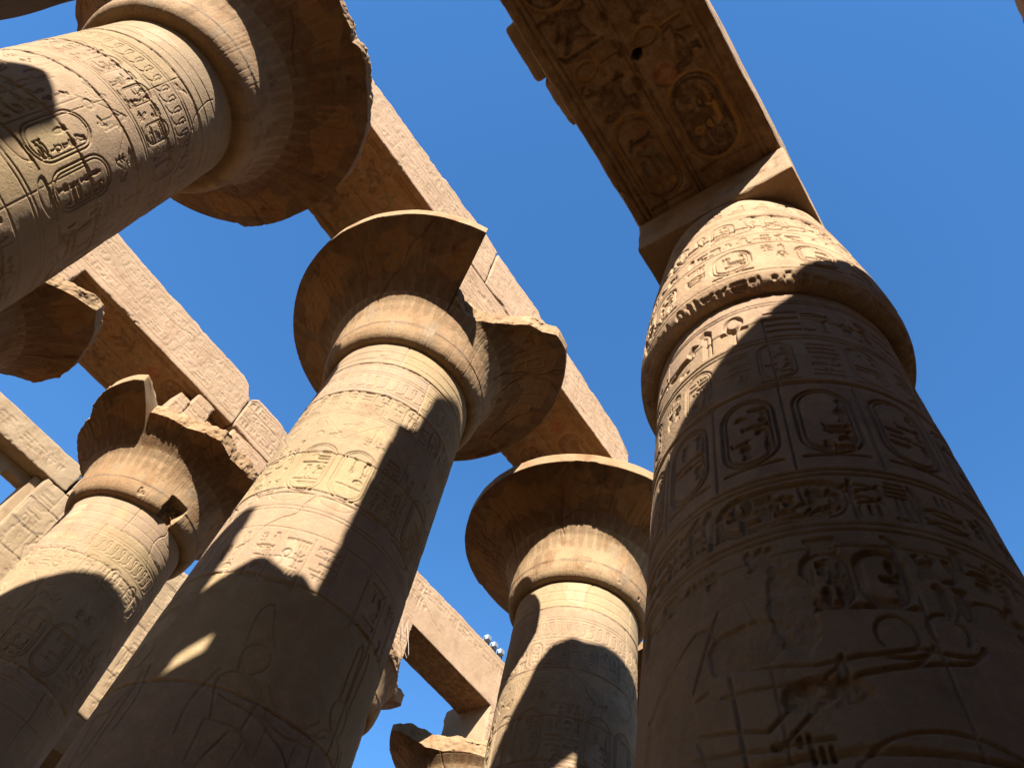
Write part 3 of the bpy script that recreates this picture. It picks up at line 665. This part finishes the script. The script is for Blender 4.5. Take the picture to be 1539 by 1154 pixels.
    for zz in (9.0, 7.72, 6.5, 5.3, 4.15, 3.1, 1.8):
        ub = cv.rg.uniform(U0, U1)
        for a, b in ((U0, ub), (ub, U1)):
            t = cv.rg.uniform(.8, 1.15); cv.paint_rect(a, b, zz, zp, (.25 * t, .175 * t * cv.rg.uniform(.92, 1.05), .105 * t * cv.rg.uniform(.8, 1.1), .55))
        cv.stroke([(ub, zz), (ub + .02, zp)], .007, .02); zp = zz
    for k in range(24):
        uu, vv, a_, b_ = cv.rg.uniform(U0, U1), cv.rg.uniform(zlo, 9.5), cv.rg.uniform(.06, .35), cv.rg.uniform(.1, .5)
        cv.paint_poly([(uu + a_ * cv.rg.uniform(.5, 1.2) * math.cos(t), vv + b_ * cv.rg.uniform(.5, 1.2) * math.sin(t)) for t in np.linspace(0, 6, 14)], [(.29, .23, .16, .4), (.12, .07, .04, .5), (.24, .14, .065, .45)][k % 3])
    for k in range(6): cv.crack(cv.rg.uniform(U0, U1), cv.rg.uniform(4, 9), cv.rg.choice([-1.3, 1.4]), 1.4, .008, .025)
    cv.weather(.006, .55, .014)
    return cv
def budcap_canvas(res, seed, fc=0.0):
    r = 1.45; cv = Canvas((-fc - math.pi) * r, (-fc + math.pi) * r, 0, 3.9, res, seed); cv.r = r; U0, U1 = cv.u0, cv.u1; lw, d = .012, .026
    cv.text_row(U0, U1, .22, .24, .016, .026); cv.ring(.52); cv.ring(.16)
    u = U0
    while u < U1 - .4:
        cv.cartouche(u, .62, .42, .62, lw, d * 1.2); cv.text_col(u + .52, .26, .62, 1.25, lw, d); u += .9
    cv.ring(1.34, .012, .018); cv.text_row(U0, U1, 1.4, .26, .015, .024); cv.ring(1.72, .012, .018)
    u = U0
    while u < U1 - .3:
        cv.cartouche(u, 1.85, .3, .6, .014, .024); cv.prims(GL['cobra'][1], u + .36, 1.85, .55, .014, .022); u += .66
    cv.ring(2.58, .012, .016); cv.ring(2.66, .012, .016)
    u = U0
    while u < U1 - .3: cv.text_col(u, .24, 2.75, 3.3, .013, .02); u += .34
    cv.joint(2.05, .02, .010); cv.patch(U0 + 4, 2.5, .5, .16, .03)
    cv.weather(.006, .5, .022); return cv
BUD = np.array([(1.15, 9.66), (1.42, 9.63), (1.50, 9.68), (1.545, 9.80), (1.555, 10.0), (1.54, 10.35), (1.51, 10.75), (1.475, 11.1), (1.42, 11.6), (1.36, 12.1), (1.295, 12.55), (1.24, 12.93)])
def bud_column(x, y, label, seed, step, zres, res, zlo, cstep=.6, ax=(-1.256, 1.256, -1.241, 1.2175)):
    root = empty('closed_bud_column', (x, y, 0), label, 'column', 'closed bud columns of the side aisle')
    cv = bud_canvas(res, seed, zlo, facing(x, y))
    rf = lambda z: 1.583 + (1.338 - 1.583) * (z - 2) / 7.67
    shaft_mesh(x, y, rf, zlo, 9.68, cv, step, zres).build('shaft', S_BUD, root, (x, y, 0))
    bt, bp = densify(BUD, max(res, .012)); cc = budcap_canvas(res, seed + 3, facing(x, y))
    th = theta_grid(x, y, cstep); T, t = np.meshgrid(np.radians(th), bt)
    rr = bp[:, :1] + cc.sample(cc.wrap(-T * cc.r), t) + .01 * fbm(np.stack([np.cos(T), np.sin(T), t], -1), 1.2, 3)
    M = Mesh(); M.grid(np.stack([x + rr * np.cos(T), y + rr * np.sin(T), bp[:, 1:] + 0 * T], -1), wrap=True)
    M.build('capital', S_BUD, root, (x, y, 0))
    M = Mesh(); fc = Canvas(-(y + 1.3), -(y - 1.3), 12.9, 13.95, .02, seed + 5)
    fc.stroke([(-(y + .9), 13.75), (-(y - .95), 13.75)], .012, .012)
    fc.text_row(-(y - .35), -(y - 1.15), 13.2, .4, .016, .018); fc.weather(.004); fc.mres = .025
    box(M, x + ax[0], x + ax[1], y + ax[2], y + ax[3], 12.92, 13.93, .06, .03, .012, faces={'x0': fc}, seed=seed)
    M.build('abacus', S_BUD, root, (x, y, 0)); return root
bud_column(XR, YR, 'huge dark near column at right with a closed bud capital and square abacus', 21, .27, .0082, .0068, 1.8, .3)
bud_column(-2.28, YR, 'shadowed column shaft crossing the top left corner, close beside the viewer', 22, 1.0, .05, .025, 1.0, 1.5)
bud_column(XR + 7.45, YR, 'closed bud column standing behind the huge dark near column', 23, 1.5, .06, .03, 2.0, 1.5)
for k_, x_ in enumerate((-10.85, -3.4, 4.05, 11.5)):
    bud_column(x_, -4.65, 'closed bud column of the second side aisle row, outside the picture on the right', 24 + k_, 2.0, .1, .04, 2.0, 2)

# ------------------------------------------------------------------ stone beams
def soffit_canvas(x0, x1, y0, y1, seed, res=.02, mres=.03):
    cv = Canvas(-x1, -x0, y0, y1, res, seed); W = y1 - y0; a = .12 * W; h = (W - 3 * a) / 2
    cv.paint_rect(-x1, -x0, y0, y1, (.215, .10, .028, .8))
    for v in (y0 + a * .8, y0 + a * .6, y0 + 1.5 * a + h, y1 - a * .8, y1 - a * .6): cv.stroke([(-x1, v), (-x0, v)], .016, .025, paint=DRK)
    for k in (0, 1):
        v = y0 + a + k * (h + a) + .05; u = -x1 + .35 + .15 * k; hh = h - .1
        while u < -x0 - 1.2:
            cv.cartouche(u, v, 2.0, hh, .02, .035, horiz=True, paint=pigments, ring=OCH, inner=(.10, .036, .014, .8)); u += 2.15
            cv.stroke(arc(u + .2, v + hh * .6, .2, .2, 0, 360, 20), .02, .035, fill=True, paint=RED); u += .5
            cv.prims(GL['ankh'][1], u, v, hh, .02, .03, paint=GRN); u += .55 * hh + .1
            cv.prims(GL['vulture'][1], u, v, hh * .95, .02, .03, paint=DRK); u += .95 * hh + .15
            cv.text_row(u, u + 1.0, v, hh, .02, .03, pigments); u += 1.15
    cv.weather(.006, .5, .02); cv.mres = mres; return cv
def beam(name, label, x0, x1, y0, y1, z0, z1, seed, faces, group=None, rnd=.05, amp=.02, res=.08, warp=None, mat=None):
    M = Mesh(); box(M, x0, x1, y0, y1, z0, z1, res, rnd, amp, faces=faces, seed=seed, warp=warp)
    cx, cy = (x0 + x1) / 2, (y0 + y1) / 2
    return tag(M.build(name, mat or S_BEAM, None, (cx, cy, z0)), label, 'beam', group)
def topwarp(prof, z0, z1, start=.55, jag=.06, seed=0):
    xs = np.array([a for a, _ in prof]); zs = np.array([b for _, b in prof])
    def w(Q):
        t = np.clip((Q[..., 2] - z0) / (z1 - z0), 0, 1.2)
        top = np.interp(Q[..., 0], xs, zs) + jag * fbm(np.stack([Q[..., 0], Q[..., 1] * .3, 0 * t], -1), 2.1, 4, seed, .6)
        k = np.clip((t - start) / (1 - start), 0, 2)
        Q = Q.copy(); Q[..., 2] += k * (top - z1); return Q
    return w
NB = 'stone beams laid along the nave rows'
x1j, x2j = XA + S - .12, XA + 2 * S - .3
fA = face_canvas(XA, x1j, 20.7, 22.8, 51); sA = soffit_canvas(XA, x1j, 8.31, 11.26, 52)
beam('stone_beam', 'long carved beam from the upper left capital to the central capital with the missing wedge', XA + .02, x1j, 8.314, 11.26, ZB, 22.78, 1, {'y0': fA, 'z0': sA}, NB,
     warp=topwarp([(-3, 22.5), (0, 22.6), (2, 22.7), (4.6, 22.85), (5.3, 22.8), (6, 22.8)], ZB, 22.78, .6, .07, 3))
fB = face_canvas(x1j, x2j, 20.7, 22.8, 53); sB = soffit_canvas(x1j, x2j, 8.31, 11.26, 54)
beam('stone_beam', 'carved beam from the central capital to the whole bell capital, ending broken above it', x1j + .03, x2j, 8.317, 11.26, ZB + .01, 22.72, 5, {'y0': fB, 'z0': sB}, NB,
     warp=topwarp([(5, 22.7), (8, 22.72), (10.8, 22.55), (12.2, 22.4), (12.8, 22.05), (13.2, 21.8)], ZB, 22.72, .6, .09, 5))
beam('stone_beam', 'beam running out of the photo above the upper left capital', XA - S, XA - .02, 8.314, 11.26, ZB, 22.72, 8, {}, NB, res=.2)
M = Mesh(); box(M, 13.25, 14.3, 8.5, 9.6, ZB + .0, 21.75, .06, .16, .09, seed=4, rough=.03)
tag(M.build('broken_block', S_BEAM, None, (13.7, 9.0, ZB)), 'small jagged stone block lying on top of the whole bell capital beside the beam end', 'stone block')
fC = face_canvas(-2.4, 5.17, 20.6, 22.7, 55, rows=3, d=.015, wear=.004); sC = soffit_canvas(-2.4, 5.17, 18.37, 21.3, 56)
beam('stone_beam', 'densely carved far beam between the two leftmost broken capitals, painted ovals underneath', XA, 5.17, 18.368, 21.3, 20.6, 22.7, 12, {'y0': fC, 'z0': sC}, NB,
     warp=topwarp([(-3, 22.5), (-1.2, 22.75), (0, 22.68), (3.9, 22.62), (4.5, 22.6), (4.8, 22.5), (5.05, 22.05), (5.3, 22.0)], 20.6, 22.7, .6, .06, 8))
fD = face_canvas(5.2, 12.9, 20.6, 22.4, 57, rows=3, d=.022)
beam('stone_beam', 'carved far beam starting on the badly broken capital and passing behind the central shaft', 5.2, 12.9, 18.362, 21.0, 20.6, 22.35, 14, {'y0': fD}, NB,
     warp=topwarp([(5.2, 22.05), (5.4, 22.3), (6.6, 22.35), (7.2, 22.1), (13, 22.3)], 20.6, 22.35, .6, .06, 2))
fE = Canvas(12.9, 21.2, 20.2, 22.5, .02, 58); fE.text_row(13.0, 20.6, 21.75, .42, .014, .022); fE.stroke([(12.9, 22.25), (21.2, 22.25)], .012, .015)
fE.text_row(13.0, 15.5, 21.1, .45, .014, .02); fE.crack(13.5, 21.75, -.03, 7.2, .012, .03); fE.weather(.006, .6, .015); fE.mres = .03
beam('stone_beam', 'low beam between the central shaft and the whole bell column, three small lamps on it', 12.93, 21.2, 18.366, 19.95, 20.27, 22.42, 16, {'y0': fE, 'z0': underside_canvas(-21.3, -12.8, 18.2, 20.1, 3)}, NB, rnd=.03,
     warp=topwarp([(12, 22.35), (14.5, 22.4), (19, 22.5), (21, 22.5)], 20.27, 22.42, .6, .05, 4))
# side aisle beams
sR = Canvas(-5.3, 2.4, .1, 2.7, .0125, 61)
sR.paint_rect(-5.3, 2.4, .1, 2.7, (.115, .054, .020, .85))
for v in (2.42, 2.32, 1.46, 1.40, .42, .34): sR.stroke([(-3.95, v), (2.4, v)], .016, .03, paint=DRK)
def at(n, x, y, sc, rot=False, paint=None, flip=False, d=.045, table=GL):
    pr = table[n][-1]; w = table[n][0]; sR.prims(pr, -x - w * sc / 2, y - .5 * sc, sc, .018, d, flip, w, paint=paint)
dk = (.035, .016, .008, .95)
sR.cartouche(-3.78, 1.56, 1.45, .68, .024, .05, horiz=True, paint=pigments, ring=OCH, inner=(.10, .04, .016, .85))
sR.cartouche(-3.62, .52, 1.36, .76, .024, .05, horiz=True, paint=pigments, ring=OCH, inner=dk)
sR.stroke(arc(-2.12, 1.1, .15, .15, 0, 360, 24), .022, .05, fill=True, paint=RED)
at('vulture', 2.0, 1.9, .62, paint=dk); sR.stroke(arc(-2.2, 1.66, .1, .06, 0, 360, 14), .02, .05, fill=True, paint=dk)
sR.stroke([(-1.78, 1.62), (-1.78, 2.22), (-1.70, 2.28), (-1.64, 2.2)], .022, .045, paint=dk); at('ankh', 1.45, 1.88, .72, paint=OCH); sR.stroke([(-1.18, 1.6), (-1.18, 2.22), (-1.1, 2.28)], .022, .045, paint=dk)
at('vulture', .8, 1.92, .62, paint=dk, flip=True); sR.stroke(arc(-1.42, 1.52, .12, .09, 180, 360, 10), .02, .045, fill=True, paint=dk); sR.stroke(arc(-.98, 1.5, .1, .08, 180, 360, 10), .02, .045, fill=True, paint=dk); sR.stroke(arc(-2.0, 1.52, .1, .08, 180, 360, 10), .02, .045, fill=True, paint=dk)
sR.cartouche(-.5, 1.58, 1.5, .72, .024, .05, horiz=True, paint=pigments, ring=OCH, inner=dk)
at('duck', 1.95, .78, .55, paint=dk); sR.stroke([(-1.72, .5), (-1.66, .72), (-1.55, .72), (-1.6, .9)], .018, .04)
at('ankh', 1.5, .92, .72, paint=OCH); at('duck', 1.0, .95, .6, paint=dk); sR.stroke(arc(-.55, 1.15, .13, .13, 0, 360, 20), .02, .045, fill=True, paint=RED)
sR.cartouche(-.35, .52, 1.4, .72, .024, .05, horiz=True, paint=pigments, ring=OCH, inner=dk)
sR.stroke([(-1.68, 1.27), (-1.62, 1.24), (-1.6, 1.32), (-1.65, 1.38), (-1.7, 1.33)], .02, .22, fill=True, paint=(.03, .02, .01, 1))
sR.crack(-3.9, 2.0, .1, 2.2, .01, .03); sR.crack(-1.2, 1.1, -.2, 2.5, .01, .03); sR.patch(.9, 2.35, .5, .2, .04); sR.patch(-2.9, .3, .6, .12, .03)
sR.weather(.006, .5, .018); sR.mres = .0135
SB = 'stone beams of the side aisles'
fRt = face_canvas(-5.3, 2.4, 13.9, 15.2, 62)
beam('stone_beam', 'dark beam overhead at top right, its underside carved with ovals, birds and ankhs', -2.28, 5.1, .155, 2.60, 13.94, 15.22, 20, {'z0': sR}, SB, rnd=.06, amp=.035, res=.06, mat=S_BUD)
beam('stone_beam', 'side aisle beam continuing behind the huge dark near column', 5.13, 12.6, .152, 2.60, 13.945, 15.22, 22, {}, SB, res=.2, mat=S_BUD)
beam('stone_beam', 'side aisle beam beyond the shadowed top left shaft', -13.5, -2.32, .152, 2.60, 13.94, 15.22, 24, {}, SB, res=.2, mat=S_BUD)
for a, b, sd in ((-9.7, -2.3, 26), (-2.25, 5.15, 27), (5.2, 12.6, 28)):
    beam('stone_beam', 'outer aisle beam glimpsed in the top right corner' if a == -2.25 else 'outer aisle beam outside the picture on the right', a, b, -5.85, -3.41, 13.93, 15.08, sd, {}, SB, rnd=.07, amp=.05, res=.09, mat=S_BUD)

def blocks(M, rects, y0, y1, seed, res=.15, rnd=.02, amp=.02, **k):
    for q, (a, b, c, d) in enumerate(rects): box(M, a, b, y0 + .002 * (q % 3), y1 - .002 * (q % 2), c, d, res, rnd, amp, seed=seed + q, **k)
DX = .38
# near clerestory: the ruined window wall over the side aisle, which throws the big shadows
M = Mesh()
prof = [(-3.5, 20.9), (-3.0, 20.9), (-2.95, 22.2), (-2.3, 23.0), (-1.2, 22.6), (0, 21.4), (.6, 22.1), (1.1, 22.4), (1.4, 22.8), (1.9, 22.9), (2.7, 22.6), (3.2, 22.2), (4.6, 21.7), (5.2, 21.5), (9.2, 21.2)]
box(M, -3.5 + DX, 9.2 + DX, 1.8, 2.6, 20.3, 22, .1, .03, .03, warp=topwarp([(a + DX, b) for a, b in prof], 20.3, 22, 0, .05, 3), seed=31)
blocks(M, [(-3.5 + DX, 1.3 + DX, 15.7, 20.33), (3.3 + DX, 9.2 + DX, 15.7, 20.33), (1.28 + DX, 3.32 + DX, 15.7, 18.8)], 1.8, 2.6, 33)
tag(M.build('clerestory_wall', S_WALL, None, (2.8, 2.2, 15.7)), 'ruined window wall standing on the side aisle beam above the viewer', 'wall', 'clerestory walls')
M = Mesh(); box(M, -3.0, 9, .15, 2.62, 15.2, 15.72, .15, .05, .04, seed=35); box(M, .35, 1.3, 2.2, 3.02, 15.2, 15.75, .05, .06, .07, seed=36); box(M, 1.28, 2.3, 2.2, 2.98, 15.2, 15.9, .05, .2, .14, seed=37)
tag(M.build('cornice_course', S_BUD, None, (3, 1.3, 15.2)), 'broken stones jutting out along the left edge of the dark overhead beam', 'stone course')
M = Mesh(); box(M, -5.1 + DX, -3.45 + DX, 2.25, 2.6, 15.5, 17, .1, .03, .02, warp=topwarp([(-5.1 + DX, 17.7), (-4.4 + DX, 17.1), (-3.9 + DX, 16.9), (-3.45 + DX, 16.4)], 15.5, 17, .2, .05, 9), seed=40)
blocks(M, [(a + DX, b + DX, c, d) for a, b, c, d in [(-7.0, -5.05, 16.62, 17.75), (-9.0, -6.5, 15.5, 20.0), (-6.55, -6.1, 15.5, 17.2), (-6.35, -5.05, 15.2, 15.98)]], 2.25, 2.6, 41, .1, .05, .04)
tag(M.build('window_grille', S_WALL, None, (-6, 2.4, 15.5)), 'broken stone window grille on the side aisle beam left of the viewer', 'window grille', 'clerestory windows')
M = Mesh(); blocks(M, [(-16, -11.05, 15.2, 20.2)], 1.8, 2.6, 46, .1, .12, .06)
tag(M.build('clerestory_wall', S_WALL, None, (-14, 2.2, 15.2)), 'stump of window wall far back over the side aisle', 'wall', 'clerestory walls')

# far clerestory at the left edge of the picture
FC = 'far clerestory'
fL = Canvas(-8, 4.4, 20.8, 22.2, .02, 71); fL.text_row(-2, 3.9, 21.25, .5, .014, .022); fL.weather(.007, .55, .02); fL.mres = .035
M = Mesh(); box(M, -8, 4.34, 26.8, 28.6, 20.9, 22.15, .1, .05, .03, faces={'y0': fL}, seed=50)
tag(M.build('window_lintel', S_WALL, None, (0, 27.7, 20.9)), 'long stone lintel at the left edge above a window opening', 'lintel')
M = Mesh(); box(M, 4.42, 6.0, 26.8, 28.4, 21.25, 22.12, .06, .05, .03, seed=52); box(M, 4.42, 5.2, 26.8, 28.4, 20.9, 21.22, .06, .04, .02, seed=53)
tag(M.build('coping_blocks', S_WALL, None, (5, 27.6, 20.9)), 'two small stone blocks set right of the long lintel at the left edge', 'stone block')
fP = Canvas(3.3, 11.2, 14.9, 22.0, .02, 72)
for k in range(9): fP.text_col(3.8 + .85 * k, .6, 15.3, 21.6, .014, .022)
for k in range(3): fP.stroke([(4.6 + 2 * k, 15.4), (5.0 + 2 * k, 17.5), (4.6 + 2 * k, 18.4), (5.3 + 2 * k, 19.4)], .03, .03)
z = 15.9; rg = np.random.default_rng(5)
while z < 21.9:
    fP.joint(z, .03, .012); x = 3.5 + rg.uniform(0, 1)
    while x < 11: fP.stroke([(x, z), (x + .02, z + 1.0)], .012, .03); x += rg.uniform(1.1, 1.9)
    z += 1.0
fP.weather(.009, .45, .03); fP.mres = .035
M = Mesh(); box(M, 3.54, 11.2, 26.81, 28.4, 15.2, 20.88, .15, .04, .03, faces={'y0': fP}, seed=55); box(M, 6.2, 10.2, 26.815, 28.4, 20.8, 21.85, .1, .06, .05, faces={'y0': fP}, seed=56)
box(M, 3.24, 3.6, 27.15, 28.4, 15.2, 20.88, .1, .03, .02, seed=57)
tag(M.build('clerestory_wall', S_WALL, None, (7, 27.6, 15.2)), 'far wall of large carved blocks, also seen in the narrow gap beside the central shaft', 'wall', 'clerestory walls')
M = Mesh(); box(M, -8, 3.3, 27.42, 27.7, 20.45, 20.89, .08, .02, .02, seed=58); box(M, -8, 3.3, 27.42, 27.7, 15.3, 16.4, .1, .02, .02, seed=59)
for k in range(8): box(M, 2.05 - 1.27 * k, 2.41 - 1.27 * k, 27.425, 27.69, 16.3, 20.5, .08, .02, .02, seed=60 + k)
tag(M.build('window_grille', S_WALL, None, (-2, 27.5, 15.3)), 'stone barred window below the long lintel at the left edge', 'window grille', 'clerestory windows')
beam('stone_beam', 'far side aisle beam under the wall of large carved blocks', -8, 20, 26.8, 29.2, 13.93, 15.18, 30, {}, SB, res=.2, mat=S_WALL)
for k_, x_ in enumerate((-2.28, 5.19, 12.64)):
    bud_column(x_, 28.0, 'closed bud column carrying the far side aisle beam', 34 + k_, 2.0, .1, .05, 2.0, 2)

# ------------------------------------------------------------------ floodlights and cable on the low beam
def pmat(name, c, r=.4, met=0.):
    mt = bpy.data.materials.new(name); mt.use_nodes = True; b = mt.node_tree.nodes['Principled BSDF']
    n = mt.node_tree.nodes.new('ShaderNodeTexNoise'); n.inputs['Scale'].default_value = 30
    x = mt.node_tree.nodes.new('ShaderNodeMix'); x.data_type = 'RGBA'; x.inputs[6].default_value = (*c, 1); x.inputs[7].default_value = (*[v * .75 for v in c], 1)
    mt.node_tree.links.new(n.outputs['Fac'], x.inputs[0]); mt.node_tree.links.new(x.outputs[2], b.inputs['Base Color'])
    b.inputs['Roughness'].default_value = r; b.inputs['Metallic'].default_value = met; return mt
M_LAMP = pmat('lamp_housing', (.30, .33, .38), .35); M_BLK = pmat('lamp_dark', (.03, .03, .035), .5); M_GLS = pmat('lamp_glass', (.12, .14, .16), .08); M_CAB = pmat('cable', (.30, .24, .20), .6)
def tube(M, pts, r, n=8):
    pts = np.array(pts, float); d = np.gradient(pts, axis=0); d /= np.linalg.norm(d, axis=1, keepdims=True)
    a = np.cross(d, [.3, .2, .93]); a /= np.linalg.norm(a, axis=1, keepdims=True); b = np.cross(d, a)
    t = np.linspace(0, 2 * np.pi, n, endpoint=False)
    P = pts[:, None] + r * (a[:, None] * np.cos(t)[None, :, None] + b[:, None] * np.sin(t)[None, :, None]); M.grid(P, wrap=True)
def lamp(x, y, z, lab):
    root = empty('floodlight', (x, y, z), lab, 'floodlight', 'small floodlights on the low beam')
    M = Mesh(); box(M, x - .13, x + .13, y - .19, y + .03, z + .12, z + .36, .03, .03, 0, rough=0); M.build('housing', M_LAMP, root, (x, y, z))
    M = Mesh(); box(M, x - .11, x + .11, y - .235, y - .19, z + .14, z + .34, .03, .01, 0, rough=0); M.build('glass', M_GLS, root, (x, y, z))
    M = Mesh()
    for s_ in (-.15, .15): box(M, x + s_ - .012, x + s_ + .012, y - .1, y - .04, z - .02, z + .26, .03, .004, 0, rough=0)
    box(M, x - .17, x + .17, y - .12, y - .02, z - .03, z + .0, .03, .004, 0, rough=0); M.build('bracket', M_BLK, root, (x, y, z))
lamp(18.95, 18.5, 22.5, 'uppermost of three small white floodlights on the low beam')
lamp(19.42, 18.5, 22.5, 'middle one of three small white floodlights on the low beam')
lamp(19.88, 18.5, 22.5, 'lowest of three small white floodlights, nearest the whole bell column')
M = Mesh(); tube(M, [(14.25, 18.2, 19.9), (14.45, 18.15, 19.4), (14.75, 18.15, 18.9), (14.98, 18.15, 18.72), (15.02, 18.15, 18.9), (14.9, 18.2, 19.3), (14.62, 18.3, 20.0)], .009)
tag(M.build('hanging_cable', M_CAB, None, (14.6, 18.2, 19.4)), 'pale loop of cable hanging beside the right edge of the central shaft', 'cable')

# ------------------------------------------------------------------ the rest of the column forest (the hall stands in it; it shades the floor)
M = Mesh(); th = np.radians(np.arange(0, 360, 7.5)); pr = [(1.75, 0), (1.75, .35), (1.6, .36), (1.6, .5), (1.55, 3), (1.34, 9.6), (1.54, 9.7), (1.55, 10.1), (1.47, 11.1), (1.23, 12.95), (.2, 12.96)]
M.grid(np.array([[(r * math.cos(t), r * math.sin(t), z) for t in th] for r, z in pr]), wrap=True)
fo = M.build('closed_bud_column', S_BUD, None, (0, 0, 0)); M = Mesh(); box(M, -1.24, 1.24, -1.24, 1.24, 12.94, 13.94, .5, .03, .01); ab_ = M.build('abacus', S_BUD, fo, (0, 0, 0))
M = Mesh(); box(M, -3.7, 3.7, -1.2, 1.2, 0, 1.2, .5, .04, .02); fbm_ = M.build('stone_beam', S_BUD, None, (0, 0, 0))
tag(fo, 'closed bud column deep in the unseen side aisles of the hall', 'column', 'columns of the unseen side aisles'); tag(fbm_, 'roof beam deep in the unseen side aisles of the hall', 'beam', 'beams of the unseen side aisles')
first = True
for y_ in (-10.05, -15.75, -21.45, 33.7, 39.4):
    for k_ in range(-4, 4):
        x_ = 5.17 + 7.45 * k_
        if first: c, b, a = fo, fbm_, ab_; first = False
        else:
            c = fo.copy(); b = fbm_.copy(); a = ab_.copy(); a.parent = c
            for q in (c, b, a): scene.collection.objects.link(q)
        c.location = (x_, y_, 0); b.location = (x_ - 3.72, y_, 13.96)
for x_ in (-17.15, -24.6): 
    for y_ in (1.37, -4.35):
        c = fo.copy(); a = ab_.copy(); a.parent = c; scene.collection.objects.link(c); scene.collection.objects.link(a); c.location = (x_, y_, 0)

# ------------------------------------------------------------------ ground
M = Mesh(); g = np.linspace(-2000, 2000, 9); X, Y = np.meshgrid(g, g); M.grid(np.stack([X, Y, 0 * X], -1))
o = M.build('ground', S_GRND); o['kind'] = 'structure'
